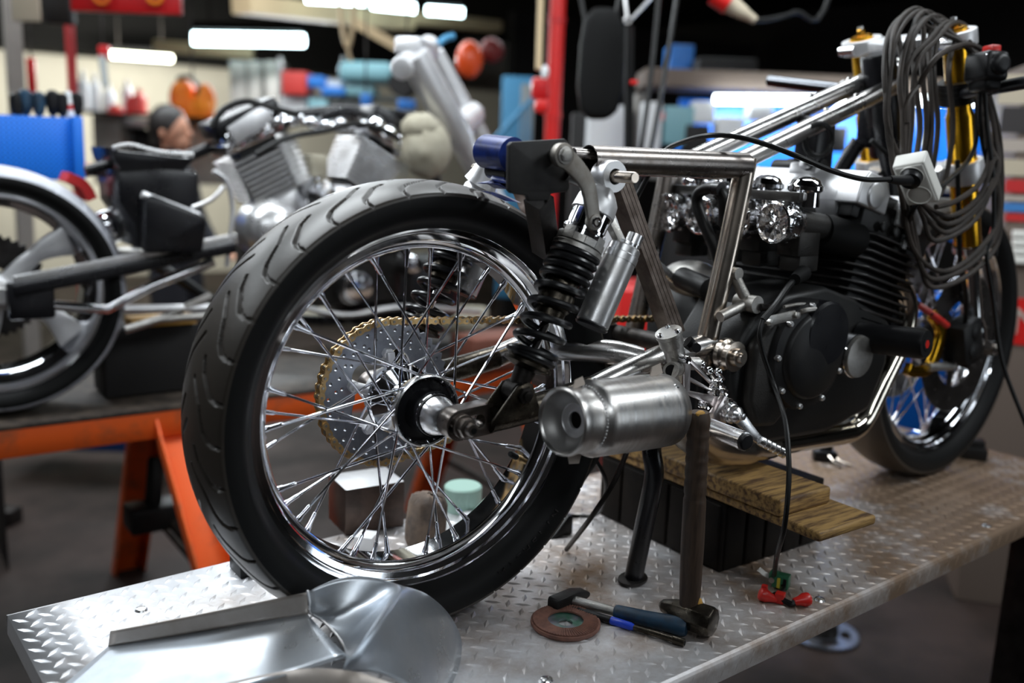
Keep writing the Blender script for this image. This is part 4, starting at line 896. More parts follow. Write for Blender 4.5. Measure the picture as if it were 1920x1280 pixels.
# wiring lead with terminals hanging from the engine cover
lm = thing('wiring_lead', 'thin black wiring lead hanging from the engine to green and red terminals', 'cable', at(1460, 1100, Z=0))
pts = [at(1430, 600, Y=-.219), at(1424, 630, Y=-.222), at(1432, 668, Y=-.225), at(1452, 725, Y=-.24), at(1470, 780, Y=-.29), at(1477, 830, Y=-.32), at(1479, 900, Y=-.345), at(1471, 985, Y=-.35), at(1457, 1040, Y=-.31), at(1452, 1078, Z=.022)]
b = MB(); b.tube(cr(pts, 8), .0037, 10); b.build('cable', 'hose_black', lm)
cq = at(1458, 1086, Z=.013); Rk = camR(.5)
b = MB(); b.box(cq+Rk@V(.006, 0, 0), (.026, .02, .022), Rk); b.box(cq+Rk@V(-.006, 0, .006), (.014, .018, .012), Rk); b.build('connector', 'green_plastic', lm, bevel=.002)
b = MB(); b.box(cq+Rk@V(.004, -.0105, -.001), (.005, .003, .017), Rk); b.build('connector_pin', 'yellow_plastic', lm, bevel=.0006)
b = MB(); b.box(cq+Rk@V(.0135, -.0105, -.001), (.005, .003, .017), Rk); b.build('connector_pin', 'plastic_black', lm, bevel=.0006)
b = MB(); strip(b, [cq+Rk@V(-.03, -.004, .012), cq+Rk@V(-.02, -.004, .006), cq+Rk@V(-.006, -.006, .004)], .004, .002); b.tube([cq+Rk@V(-.007, -.012, .001), cq+Rk@V(-.007, -.006, .001)], .0045, 12); b.build('terminal_tag', 'alu_cast', lm)
r1, r2 = at(1440, 1118, Z=.009), at(1503, 1125, Z=.0105)
for r, dv, nm in ((r1, V(-.5, .5, .2), 0), (r2, V(.9, -.35, .1), 1)):
    dv = unit(dv); b = MB(); b.tube([r-dv*.014, r-dv*.004, r+dv*.003, r+dv*.012, r+dv*.014], [.0055, .0075, .0105, .0105, .008], 12); 
    if not nm: b.box(r+V(.014, -.012, 0), (.014, .015, .016), Rk); b.box(r+V(.0, .008, .006), (.009, .009, .02), Rk)
    b.build('terminal_boot', 'red_plastic', lm, bevel=.0012)
b = MB(); b.tube(cr([cq, cq+V(-.01, -.02, -.006), r1+V(0, 0, 0)], 5), .003, 8); b.tube(cr([r1+V(.012, -.010, 0), (r1+r2)/2+V(.0, -.012, -.004), r2-unit(V(.9, -.35, .1))*.012], 6), .0048, 8); b.build('lead_tail', 'hose_black', lm)
# behind the rear wheel
sb = V(.045, .296, 0); ub = unit(V(.117, -.012, 0)); b = MB()
b.box(sb+ub*.055+V(0, .045, .0435), (.112, .09, .085), np.stack([ub, np.cross(V(0, 0, 1), ub), V(0, 0, 1)], 1)); o = b.build('steel_block', 'block_brown', None, bevel=.0025); tag(o, 'brown steel block with its flat top coloured light as if lit, seen through the spokes', 'metal block'); 
o.data.materials.append(M('alu_white'))  # lighter metal on the top faces stands for the overhead light there
for p_ in o.data.polygons:
    if p_.normal.z > .9: p_.material_index = 1
rg = at(792, 1028, Z=0); b = MB(); pr = [(0, 0), (.028, .001), (.034, .01), (.035, .04), (.033, .075), (.027, .088), (0, .091)]
b.lathe(pr, rg+V(.01, .01, 0), (.1, .05, 1), 40); nb = len(b.v)
b.v = [tuple(V(*q)+rng.normal(0, .0016, 3)) for q in b.v]; o = b.build('rag_roll', 'cloth_brown', None, ang=80); tag(o, 'stained brown rag bundle standing behind the spokes next to the steel block', 'rag')
tp = at(868, 962, Z=0); tr_ = thing('tape_roll', 'pale green tub with a white lid behind the lower right spokes', 'tub', tp)
b = MB(); b.lathe([(0, 0), (.034, .0), (.036, .004), (.036, .045), (.033, .048), (0, .048)], tp+V(.012, .02, 0), n=40); b.build('tub_body', 'tape_green', tr_, ang=30)
b = MB(); b.lathe([(0, .010), (.028, .010), (.030, .006), (.030, .0), (0, 0)], tp+V(-.0, -.042, 0), n=36); b.build('lid', 'box_white', tr_, ang=30)
wb = at(697, 1035, Z=0); b = MB(); b.box(wb+V(0, .02, .013), (.032, .035, .0255), camR(.2)); o = b.build('paper_box', 'white_box', None, bevel=.0015); tag(o, 'little white box lying in front of the steel block behind the spokes', 'box')
ck = at(443, 1085, Z=0); b = MB(); b.sheet([[(-.015, 0), (.03, 0), (.03, .008), (-.006, .034), (-.015, .034)]], .05, ck+V(.02, .02, 0), (1, 0, 0), (0, 0, 1)); o = b.build('wheel_chock', 'black_satin', None, bevel=.002); tag(o, 'small black chock behind the back of the rear tyre', 'chock')
ck = V(.372, .125, 0); b = MB(); b.sheet([[(-.03, 0), (.022, 0), (.022, .034), (.012, .038), (-.016, .010)]], .05, ck, (1, 0, 0), (0, 0, 1)); o = b.build('wheel_chock', 'black_satin', None, bevel=.003); tag(o, 'black rubber wedge tucked against the front of the rear tyre', 'chock')
wg = at(1812, 862, Z=0); b = MB(); b.box(wg+V(.02, .02, .014), (.10, .05, .028), camR(.35)); b.box(wg+V(.045, .01, .021), (.045, .04, .042), camR(.35)); o = b.build('wheel_chock', 'black_satin', None, bevel=.003); tag(o, 'black stop block on the table in front of the front tyre', 'chock')
b = MB(); bw = at(1552, 866, Z=0); lw = thing('battery_clamp', 'black clamp with bare copper wire ends lying on the table beyond the boards', 'cable clamp', bw)
b.box(bw+V(.0, .01, .013), (.055, .03, .025), camR(.1)); b.box(bw+V(.01, .015, .030), (.03, .025, .02), camR(.4)); b.build('clamp_body', 'plastic_black', lw, bevel=.006)
for dx in (-.004, .012):
    b = MB(); b.tube(cr([bw+V(dx, .0, .018), bw+V(dx*1.2-.006, -.025, .008), bw+V(dx*2.4-.01, -.05, .003)], 4), .0032, 8); b.build('copper_wire', 'weld_steel', lw)
# loose hoses under the muffler
hz = thing('rubber_hose', 'bundle of black rubber hoses drooping behind the rear tyre below the muffler', 'hose', at(1080, 940, Z=0))
for pts, r in (([at(1130, 800, Y=-.03), at(1118, 850, Y=-.02), at(1090, 895, Y=.0), at(1056, 945, Y=.03), at(1030, 975, Y=.06)], .008), ([at(1135, 800, Y=.0), at(1095, 860, Y=.03), at(1068, 905, Y=.06), at(1045, 945, Y=.09)], .006), ([at(1110, 850, Y=-.01), at(1135, 900, Y=-.01), at(1128, 950, Y=.06), at(1110, 967, Z=.005), at(1060, 965, Z=.005), at(1025, 955, Z=.005)], .0035)):
    b = MB(); b.tube(cr(pts, 7), r, 12); b.build('hose', 'hose_black', hz)
rd = MB(); rd.tube(cr([at(1175, 848, Y=-.1), at(1150, 905, Y=-.08), at(1108, 970, Y=-.06), at(1062, 1030, Z=.005)], 6), .0042, 10); o = rd.build('steel_rod', 'dark_steel', None); tag(o, 'thin dark rod leaning down to the table behind the side stand', 'rod')
# blue clamp at the tail
bc_ = thing('clamp', 'chipped blue clamp gripping the steel plate above the rear tyre', 'clamp', at(925, 300, Y=-.06))
a0, a1 = at(909, 283, Y=-.055), at(962, 290, Y=-.118); ad = unit(a1-a0)
b = MB(); b.tube([a0-ad*.001, a0, a0+ad*.004, a1], [.017, .020, .0225, .0225], 28); b.build('clamp_barrel', 'blue_paint', bc_, ang=30)
b = MB(); b.tube([a0-ad*.006, a0], [.012, .014], 20); q = a0*.45+a1*.55; dn = unit(V(-.35, -.6, .0)); b.tube([q+dn*.0, q+dn*.0235], .0045, 12); b.build('clamp_end', 'dark_steel', bc_)
b = MB(); p0, p1 = at(915, 342, Y=-.06), at(962, 346, Y=-.12); strip(b, [p0, p0*.5+p1*.5+V(0, 0, .003), p1], .010, .03); strip(b, [p0+V(0, 0, -.012), p0*.5+p1*.5+V(0, 0, -.016), p1+V(0, 0, -.022)], .003, .03); b.build('clamp_jaw', 'blue_paint', bc_, bevel=.002)
b = MB(); b.tube([at(922, 318, Y=-.06), at(960, 326, Y=-.11)], .012, 18); b.build('clamp_screw', 'black_satin', bc_)
b = MB(); b.tube([at(900, 345, Y=.13), at(908, 330, Y=.125), at(921, 288, Y=.11)], [.027, .024, .010], 24); b.build('clamp_pad', 'alu_white', bc_)
# ---------------------------------------------------------------- extension cord hung over the yoke
xc = thing('extension_cord', 'grey extension cord coiled over the fork yoke with a white socket block', 'extension cord', at(1720, 300, Y=-.2))
b = MB(); r3 = np.random.default_rng(21)
for k in range(10):
    f = k/9; j = lambda s: r3.uniform(-s, s)
    tx = 1700+85*f+j(6); ty = 18+34*abs(f-.25)+j(4)
    lx = 1655+60*f+j(8); bx0 = 1690+25*f+j(10); by = 405+140*((k*.37) % 1)
    pts = [at(tx, ty, Y=-.055-.05*f), at(tx-35, ty+32, Y=-.11-.02*f), at(lx, 130+j(20), Y=-.15), at(lx+j(10), 235+j(10), Y=-.165), at(bx0-6, 330+j(15), Y=-.175), at(bx0+20, by-45, Y=-.18), at(1765+j(12), by, Y=-.19), at(1832+j(8), by-35, Y=-.20), at(1868+j(8), by-105, Y=-.20), at(1866+j(10), 285+j(20), Y=-.18), at(1848+j(12), 190+j(15), Y=-.165), at(1822+j(8), 105+j(12), Y=-.15), at(tx+38, ty+24, Y=-.10)]
    if k % 3 == 1:
        pts = [at(tx, ty, Y=-.055-.05*f), at(tx-22, ty+30, Y=-.11), at(lx+35, 130+j(20), Y=-.14), at(lx+38+j(10), 240, Y=-.15), at(lx+30, 340, Y=-.155), at(lx+42, 372, Y=-.15), at(lx+62, 345, Y=-.145), at(lx+78, 240, Y=-.145), at(lx+70, 130, Y=-.14), at(tx+25, ty+25, Y=-.10)]
    b.tube(cr(pts, 8, True), .0048, 8, closed=True)
b.tube(cr([at(1722, 160, Y=-.16), at(1752, 112, Y=-.18), at(1790, 88, Y=-.17), at(1822, 84, Y=-.16), at(1850, 100, Y=-.18)], 8), .0048, 8)
b.tube(cr([at(1700, 230, Y=-.17), at(1702, 190, Y=-.165), at(1722, 160, Y=-.16)], 6), .0048, 8)
b.tube(cr([at(1755, 388, Y=-.215), at(1790, 378, Y=-.21), at(1835, 345, Y=-.2), at(1855, 290, Y=-.19), at(1840, 220, Y=-.17)], 8), .0048, 8)
b.build('cord', 'cord_grey', xc)
b = MB(); b.tube([at(1864, 425, Y=-.195), at(1858, 445, Y=-.196), at(1850, 458, Y=-.197)], .006, 10); b.build('red_splice', 'red_bright', xc)
sc_ = at(1718, 342, Y=-.225); d_v = unit(at(1738, 390, Y=-.222)-at(1700, 295, Y=-.222)); 
su = unit(np.cross(d_v, unit(CAM-sc_)-cR*.42+cU*.05)); 
sw_ = np.cross(su, d_v); 
if np.dot(sw_, CAM-sc_) < 0: sw_ = -sw_
Rs = np.stack([su, d_v, np.cross(su, d_v)], 1); nrm = sw_
b = MB(); b.box(sc_-nrm*.010, (.052, .088, .032), Rs); b.box(sc_+nrm*.004, (.047, .083, .008), Rs); b.build('socket_block', 'plastic_white', xc, bevel=.004, seg=3)
for s_, nm in ((.021, 1), (-.021, 0)):
    q = sc_+d_v*s_+nrm*.0085
    b = MB(); b.lathe([(.0175, 0), (.0185, .001), (.0195, .0), (.0195, -.004), (.0175, -.004)], q, nrm, 32, closed=True); b.lathe([(0, -.0015), (.0175, -.0015)], q, nrm, 28); b.build('socket_face', 'plastic_white', xc)
    if nm:
        b = MB()
        for dxp in (-.008, .008): b.tube([q+su*dxp-nrm*.001, q+su*dxp-nrm*.0008], .0025, 10)
        b.tube([q-d_v*.008-nrm*.001, q-d_v*.008-nrm*.0008], .0025, 10); b.build('socket_hole', 'ink', xc)
pq = sc_-d_v*.021+nrm*.0085
pc = thing('power_cable', 'thin black power cable plugged into the white socket and arching over the frame', 'cable', pq)
b = MB(); b.tube([pq, pq+nrm*.003, pq+nrm*.013, pq+nrm*.016], [.0165, .0175, .0165, .011], 28); s2 = at(1668, 336, Y=-.245); b.tube([pq+nrm*.009, (pq+nrm*.012)*.5+s2*.5, s2], [.010, .0080, .0058], 14); b.build('plug', 'plastic_black', pc)
b = MB(); b.tube(cr([s2, at(1620, 336, Y=-.235), at(1560, 320, Y=-.22), at(1500, 295, Y=-.20), at(1440, 272, Y=-.16), at(1385, 257, Y=-.13), at(1330, 254, Y=-.09), at(1280, 266, Y=-.03), at(1245, 285, Y=.02), at(1215, 330, Y=.05), at(1180, 400, Y=.07), at(1165, 450, Y=.07)], 10), .0042, 10); b.build('cable', 'hose_black', pc)
# cables dropping from the switch box to the floor at the right
sw2 = thing('wiring_harness', 'black cables dropping from the handlebar switch along the front tyre', 'cable', at(1870, 500, Y=-.2))
for pts in ([at(1846, 150, Y=-.19), at(1850, 230, Y=-.19), at(1862, 330, Y=-.2), at(1862, 430, Y=-.2), at(1850, 480, Y=-.205), at(1862, 560, Y=-.21), at(1880, 680, Y=-.23), at(1925, 800, Y=-.27), at(1965, 900, Y=-.33)], [at(1838, 150, Y=-.19), at(1838, 240, Y=-.18), at(1858, 340, Y=-.185), at(1870, 420, Y=-.19), at(1866, 480, Y=-.19)], [at(1825, 110, Y=-.15), at(1832, 220, Y=-.15), at(1822, 290, Y=-.16), at(1770, 345, Y=-.18), at(1720, 380, Y=-.2), at(1700, 440, Y=-.16), at(1700, 520, Y=-.12), at(1722, 570, Y=-.09), at(1750, 590, Y=-.115)]):
    b = MB(); b.tube(cr(pts, 8), .0042, 8); b.build('cable', 'hose_black', sw2)
# sprocket foot of a stand under the table
sp = at(1540, 1190, Z=FLOOR); ss = thing('sprocket_stand', 'stand on a chain sprocket foot on the floor below the table edge', 'stand', sp)
b = MB(); hl = [circle(.008, 10, (.075*math.cos(a), .075*math.sin(a))) for a in np.arange(5)*2*PI/5]; b.sheet([sprocket_outline(.112, 40, .008)]+[[(.045*math.cos(a+t)*1.25, .045*math.sin(a+t)*1.25) for t in np.linspace(0, .7, 6)]+[(.085*math.cos(a+t), .085*math.sin(a+t)) for t in np.linspace(.7, 0, 6)] for a in np.arange(5)*2*PI/5], .007, sp+V(0, 0, .008), (1, 0, 0), (0, 1, 0)); b.build('sprocket_foot', 'sprocket_grey', ss, ang=25)
b = MB(); b.tube([sp+V(0, 0, .008), sp+V(0, 0, .05), sp+V(0, 0, .052), sp+V(0, 0, .45)], [.05, .046, .03, .028], 24); b.build('stand_post', 'dark_steel', ss)
# ---------------------------------------------------------------- orange trestle bench with a second motorcycle
tb = thing('trestle_bench', 'orange steel trestle bench carrying the second motorcycle', 'trestle bench', (.1, 1.6, FLOOR))
ZB = -.005
def orange(b_, n_='trestle_leg', **k): return b_.build(n_, 'orange_paint', tb, bevel=.003, **k)
b = MB(); b.box(V(.30, 1.30, ZB-.036), (2.3, .05, .072)); orange(b, 'side_beam')
b = MB(); b.box(V(.30, 1.80, ZB-.036), (2.3, .05, .072)); orange(b, 'side_beam')
b = MB(); b.box(V(.30, 1.55, ZB+.004), (2.3, .56, .012)); b.build('bench_deck', 'bench_top', tb, bevel=.002)
for x in (.13, 1.25):
    for near in (1, 0):
        if near: a_, c_ = at(322, 792, Y=1.31), at(398, 1062, Y=1.12)
        else: a_, c_ = at(272, 800, Y=1.76), at(238, 1066, Z=FLOOR)
        a_ = a_+(a_-c_)*((ZB-.03-a_[2])/(a_[2]-c_[2])); c_ = a_+(c_-a_)*((FLOOR-a_[2])/(c_[2]-a_[2])); a_[0] += x-.13; c_[0] += x-.13
        b = MB(); d_ = unit(c_-a_); R_ = np.stack([V(1, 0, 0), unit(np.cross(d_, V(1, 0, 0))), d_], 1)
        m_ = (a_+c_)/2; L = np.linalg.norm(c_-a_)
        R_ = np.stack([unit(np.cross(np.cross(d_, V(1, 0, 0)), d_)), unit(np.cross(d_, V(1, 0, 0))), d_], 1); b.box(m_, (.10, .010, L), R_); b.box(m_+R_@V(-.047, .02, 0), (.008, .045, L), R_); b.box(m_+R_@V(.047, .02, 0), (.008, .045, L), R_); orange(b)
    b = MB(); b.tube([V(x, 1.08, -.52), V(x, 1.96, -.52)], .014, 14); b.build('trestle_brace', 'bench_top', tb)
jk = at(287, 965, Y=1.44); j_ = thing('bottle_jack', 'black jack hanging on the brace between the orange trestle legs', 'jack', jk)
b = MB(); b.box(jk, (.14, .1, .07)); b.tube([jk+V(.0, 0, .03), jk+V(.02, .02, .16)], .022, 14); b.build('jack_body', 'black_satin', j_, bevel=.01)
b = MB(); b.tube([jk+V(.03, 0, .0), jk+V(.12, -.3, -.14)], .016, 12); b.build('jack_handle', 'bench_top', j_)
bx = at(285, 735, Y=1.42); bo = thing('parts_box', 'dark box with a tan lid standing on the trestle bench under the swingarm', 'box', V(bx[0], bx[1], ZB+.01))
b = MB(); b.box(V(bx[0], 1.47, .10), (.24, .14, .18)); b.build('box_body', 'box_dark', bo, bevel=.004)
b = MB(); b.box(V(bx[0]+.03, 1.42, .205), (.17, .07, .022)); b.build('box_lid', 'wood_chip', bo, bevel=.002)
m2 = thing('motorcycle', 'V-twin motorcycle with fat rear tyre and raised fork on the orange trestle bench', 'motorcycle', (.3, 1.45, ZB))
B2 = 1.42; W2 = V(-.345, B2, .305); w2 = empty('wheel', parent=m2)
b = MB(); tyre_mesh(b, W2, .297, .20, .228, [[((math.radians(15*k))*.297, -.095), ((math.radians(15*k+3))*.297, -.03)] for k in range(24)]+[[((math.radians(15*k+7))*.297, .095), ((math.radians(15*k+10))*.297, .03)] for k in range(24)], 420, 40, yaw=-.06); b.build('tyre', ['rubber_grey', 'rubber_side'], w2, ang=50)
b = MB(); pr = [(.229, -.072), (.236, -.080), (.238, -.084), (.234, -.086), (.229, -.080), (.222, -.072), (.216, -.05), (.205, -.02), (.2, .0), (.2, .08), (.235, .085)]; b.lathe(pr, W2, (.06, 1, 0), 90); b.build('rim', 'chrome', w2, ang=28)
for k in range(5):
    a = 2*PI*k/5+.62; b = MB(); u2 = V(math.cos(a), 0, math.sin(a)); t2 = V(-math.sin(a), 0, math.cos(a))
    P0 = W2+V(0, -.035, 0); strip_pts = [P0+u2*.03, P0+u2*.09+t2*.012, P0+u2*.15+t2*.014, P0+u2*.205+t2*.0]
    strip(b, strip_pts, (.026, .017, .040), .03); b.build('wheel_spoke', 'alu_white', w2, bevel=.005)
b = MB(); b.lathe([(0, -.12), (.018, -.12), (.02, -.11), (.02, -.10), (.035, -.095), (.038, -.08), (.045, -.04), (.045, .05)], W2, YA, 32); b.build('hub', 'alu', w2, ang=30)
b = MB(); b.sheet([sprocket_outline(.13, 40, .01), circle(.05, 30)], .006, W2+V(0, .06, 0), (1, 0, 0), (0, 0, 1)); b.build('brake_disc', 'dark_steel', w2)
f2 = empty('frame', parent=m2); Yn = 1.29
def A2(x, y, Y=Yn): return at(x, y, Y=Y)
b = MB(); b.bar(A2(22, 545), A2(440, 462), .03, .036, YA); b.build('swingarm_bar', 'black_paint', f2, bevel=.006)
b = MB(); b.bar(A2(26, 530), A2(445, 447), .03, .006, YA); b.build('swingarm_edge', 'alu', f2, bevel=.002)
b = MB(); b.box(A2(58, 562), (.10, .03, .09)); b.build('axle_plate', 'black_paint', f2, bevel=.008)
b = MB(); b.tube([A2(95, 572), A2(200, 580), A2(285, 535), A2(400, 490)], .013, 14); b.build('lower_strut', 'chrome', f2)
b = MB(); b.tube([A2(232, 579), A2(405, 577)], .010, 14); b.build('link_rod', 'alu_white', f2)
b = MB(); b.tube([A2(235, 618), A2(300, 598), A2(390, 592)], .011, 12); b.tube([A2(300, 598), A2(395, 555)], .010, 12); b.build('stand_rod', 'alu_cast', f2)
b = MB(); b.tube(cr([A2(245, 470, 1.5), A2(330, 520, 1.5), A2(440, 580, 1.5), A2(640, 600, 1.5), A2(800, 560, 1.5), A2(830, 420, 1.5), A2(790, 250, 1.5), A2(740, 215, 1.5), A2(560, 215, 1.5), A2(330, 300, 1.5), A2(160, 320, 1.5)], 6), .016, 12); b.build('frame_tube', 'black_paint', f2)
b = MB(); b.tube([A2(160, 320, 1.36), A2(235, 300, 1.36), A2(340, 290, 1.36)], .012, 12); b.build('fender_strut', 'black_paint', f2)
b = MB(); strip(b, [A2(120, 330, 1.5), A2(150, 345, 1.5), A2(166, 372, 1.5)], .012, .10); b.build('tail_strip', 'sticker_red', f2)
# black oil tank and battery box
b = MB(); o = [A2(*q)-A2(300, 380) for q in ((218, 318), (300, 310), (374, 322), (376, 395), (374, 460), (262, 470), (250, 420), (222, 380))]; b.sheet([[(q[0], q[2]) for q in o]], .20, A2(300, 380)+V(0, .10, 0), (1, 0, 0), (0, 0, 1)); b.build('oil_tank', 'black_paint', f2, bevel=.012)
b = MB(); o = [A2(*q)-A2(318, 420) for q in ((260, 372), (272, 362), (372, 402), (376, 415), (368, 470), (262, 470))]; b.sheet([[(q[0], q[2]) for q in o]], .05, A2(318, 420)+V(0, -.03, 0), (1, 0, 0), (0, 0, 1)); b.build('side_cover', 'black_paint', f2, bevel=.008)
b = MB(); b.tube([A2(266, 364, 1.25), A2(372, 404, 1.25)], .009, 12); b.build('cover_trim', 'alu_white', f2)
b = MB(); o = [A2(*q)-A2(300, 300) for q in ((208, 276), (225, 282), (350, 296), (366, 290), (366, 300), (345, 318), (228, 322), (214, 300))]; b.sheet([[(q[0], q[2]) for q in o]], .22, A2(300, 300)+V(0, .11, 0), (1, 0, 0), (0, 0, 1)); b.build('battery_tray', 'black_paint', f2, bevel=.004)
b = MB(); b.tube(cr([A2(212, 278, 1.27), A2(245, 272, 1.27), A2(300, 285, 1.27), A2(362, 290, 1.27)], 6), .006, 10); b.build('tray_edge', 'alu', f2)
# V-twin engine
e2 = empty('engine', parent=m2); Y2 = 1.45
def fin_cyl(base, top, w0, w1):
    d_ = unit(top-base); L = np.linalg.norm(top-base); s_ = unit(np.cross(YA, d_)); Rr = np.stack([s_, YA, d_], 1); N = 9
    b = MB()
    b.box(base+d_*L*.10, (w0*.62, .13, L*.42), Rr); b.build('barrel_base', 'alu_white', e2, bevel=.01)
    b = MB()
    for k in range(N):
        t = .34+.40*k/N; w = w0+(w1-w0)*k/N; b.box(base+d_*L*t, (w, .17, L*.40/N*.42), Rr)
    b.build('cooling_fins', 'alu', e2)
    b = MB(); b.box(base+d_*L*.53, (w0*.66, .10, L*.5), Rr); b.build('barrel_core', 'black_satin', e2)
    b = MB(); b.box(base+d_*L*.82, (w1*1.0, .17, L*.10), Rr)
    for k in (-1, 0, 1): b.ball(base+d_*L*.86+s_*w1*.30*k+V(0, -.06, 0), .034, n=16)
    b.tube([base+d_*L*.86+s_*w1*.45+V(0, -.07, 0), base+d_*L*.86-s_*w1*.45+V(0, -.07, 0)], .016, 12); b.build('head_cover', 'chrome', e2, bevel=.008)
    b = MB(); b.box(base+d_*L*.97, (w1*.95, .15, L*.14), Rr); b.build('rocker_box', 'black_paint', e2, bevel=.01)
fin_cyl(A2(545, 425, Y2), A2(445, 215, Y2), .17, .20); fin_cyl(A2(628, 412, Y2), A2(722, 228, Y2), .135, .16)
b = MB(); q = A2(470, 232, 1.36); d_ = unit(A2(505, 212, 1.36)-A2(440, 255, 1.36)); up = unit(np.cross(d_, YA)); up = up if up[2] > 0 else -up
b.box(q, (.125, .012, .05), np.stack([d_, YA, up], 1)); b.build('rocker_plate', 'alu_white', e2, bevel=.004)
b = MB(); b.lathe([(0, -.06), (.05, -.055), (.075, -.03), (.082, 0), (.082, .06)], A2(508, 430, 1.36), YA, 36); b.build('cam_cover', 'alu', e2, ang=60)
b = MB(); b.box(A2(600, 500, Y2), (.46, .18, .22)); b.build('crankcase', 'engine_grey', e2, bevel=.03)
b = MB(); b.box(A2(740, 540, 1.5), (.40, .20, .20)); b.build('primary_case', 'black_paint', e2, bevel=.04, seg=3)
b = MB(); b.lathe([(0, -.06), (.05, -.055), (.06, -.03), (.06, .03)], A2(660, 530, 1.36), YA, 28); b.lathe([(0, -.05), (.03, -.045), (.035, -.02), (.035, .03)], A2(760, 500, 1.37), YA, 24); b.build('case_cap', 'chrome', e2, ang=50) if 0 else None
for x_, y_, r_ in ((660, 535, .055), (765, 495, .032), (850, 520, .028)): b = MB(); b.lathe([(0, -.05), (r_*.8, -.046), (r_, -.025), (r_, .04)], A2(x_, y_, 1.36), YA, 26); b.build('case_cap', 'chrome', e2, ang=50)
for pts in ([(560, 470), (640, 500), (720, 470), (820, 455)], [(520, 560), (640, 590), (760, 575), (900, 585)], [(700, 440), (760, 480), (770, 560), (800, 600)]): b = MB(); b.tube(cr([A2(*q, 1.34) for q in pts], 6), .009, 10); b.build('exhaust_pipe' if pts[0][0] == 520 else 'hose', 'alu' if pts[0][0] == 520 else 'hose_black', e2)
b = MB(); b.box(A2(590, 310, 1.42), (.05, .07, .06)); b.build('carburettor', 'khaki', e2, bevel=.006)
b = MB(); b.lathe([(0, -.05), (.045, -.045), (.055, -.02), (.055, .03)], A2(592, 370, 1.38), YA, 28); b.tube([A2(590, 330, 1.38), A2(592, 420, 1.38)], .02, 16); b.build('lifter_cover', 'chrome', e2, ang=50)
b = MB(); b.ball(A2(205, 425, 1.5), .05, (1, .8, .9), 20); b.build('starter_cover', 'chrome', e2)
b = MB(); b.box(A2(205, 485, 1.5), (.14, .12, .05)); b.build('gearbox', 'alu_cast', e2, bevel=.01)
for pts, r, m_ in (([A2(400, 320), A2(425, 340), A2(436, 390), A2(432, 440), A2(425, 500)], .006, 'alu_white'), ([A2(360, 390), A2(395, 375), A2(420, 350)], .006, 'alu'), ([A2(395, 240, 1.36), A2(420, 205, 1.36), A2(460, 190, 1.36), A2(500, 200, 1.36), A2(560, 215, 1.36)], .009, 'hose_black'), ([A2(480, 290, 1.3), A2(540, 258, 1.3), A2(610, 245, 1.3), A2(660, 232, 1.3), A2(710, 240, 1.3), A2(750, 262, 1.3)], .008, 'hose_black'), ([A2(600, 220, 1.4), A2(650, 208, 1.4), A2(700, 220, 1.4)], .010, 'black_paint')):
    b = MB(); b.tube(cr(pts, 6), r, 10); b.build('hose', m_, e2)
b = MB()
for x, y in ((500, 217), (530, 222), (560, 222), (585, 230), (610, 235), (640, 232), (655, 240)): b.ball(A2(x, y, 1.40), .017, n=12)
b.tube([A2(490, 222, 1.42), A2(660, 240, 1.42)], .016, 12); b.build('rocker_bolts', 'chrome', e2)
# raked silver fork
k2_ = empty('fork', parent=m2)
def P2(x, y, Y=1.38): return at(x, y, Y=Y)
b = MB(); b.tube([P2(775, 105), P2(862, 262), P2(868, 272), P2(930, 385)], [.047, .047, .038, .038], 24); b.build('fork_tube', 'alu_white', k2_)
b = MB(); b.tube([P2(815, 100, 1.60), P2(905, 262, 1.60), P2(950, 345, 1.60)], [.030, .030, .026], 24); b.build('fork_tube', 'alu_white', k2_)
b = MB(); b.tube([P2(752, 130, 1.36), P2(806, 85, 1.62)], .034, 18); b.box(P2(783, 92, 1.48), (.085, .2, .05), camR(.2)); b.build('top_yoke', 'alu_white', k2_, bevel=.01)
b = MB(); b.tube([P2(855, 240, 1.37), P2(885, 215, 1.60)], .043, 18); b.build('lower_yoke', 'alu_white', k2_)
b = MB(); b.tube(cr([P2(800, 95, 1.6), P2(818, 85, 1.6), P2(835, 72, 1.6), P2(850, 68, 1.6)], 5), .012, 12); b.build('bar_hose', 'mesh_blue', k2_)
cb2 = at(800, 280, Y=1.34); b = MB(); b.ball(cb2, .085, (.95, .6, 1.0), 28); b.ball(cb2+V(-.02, .0, .06), .055, (1.2, .7, .8), 20)
b.v = [tuple(V(*q)+rng.normal(0, .0022, 3)) for q in b.v]; o = b.build('cloth_cover', 'khaki', None, ang=80); tag(o, 'khaki cloth bag wrapped over the frame beside the raked silver fork', 'cloth bag')
# ---------------------------------------------------------------- the workshop
RX0, RX1, RY0, RY1, CZ = -3.2, 7.2, -3.2, 9.6, 2.15
def wallbox(name, c, d, m):
    b = MB(); b.box(c, d); return struct(b.build(name, m))
wallbox('floor', V((RX0+RX1)/2, (RY0+RY1)/2, FLOOR-.05), (RX1-RX0+.4, RY1-RY0+.4, .1), 'floor')
wallbox('ceiling', V((RX0+RX1)/2, (RY0+RY1)/2, CZ+.05), (RX1-RX0+.4, RY1-RY0+.4, .1), 'ceiling_dark')
H = CZ-FLOOR; zc = (CZ+FLOOR)/2
wallbox('wall_back', V((RX0+RX1)/2, RY1+.05, zc), (RX1-RX0+.2, .1, H), 'wall_cream')
wallbox('wall_right', V(RX1+.05, (RY0+RY1)/2, zc), (.1, RY1-RY0, H), 'wall_dark')
wallbox('wall_left', V(RX0-.05, (RY0+RY1)/2, zc), (.1, RY1-RY0, H), 'wall_dark')
wallbox('wall_front', V((RX0+RX1)/2, RY0-.05, zc), (RX1-RX0+.2, .1, H), 'wall_dark')
b = MB(); b.box(V(1.2, 8.9, 1.80), (8.8, .5, .66)); struct(b.build('trim_1', 'ceiling_dark'))     # dark loft edge under the ceiling
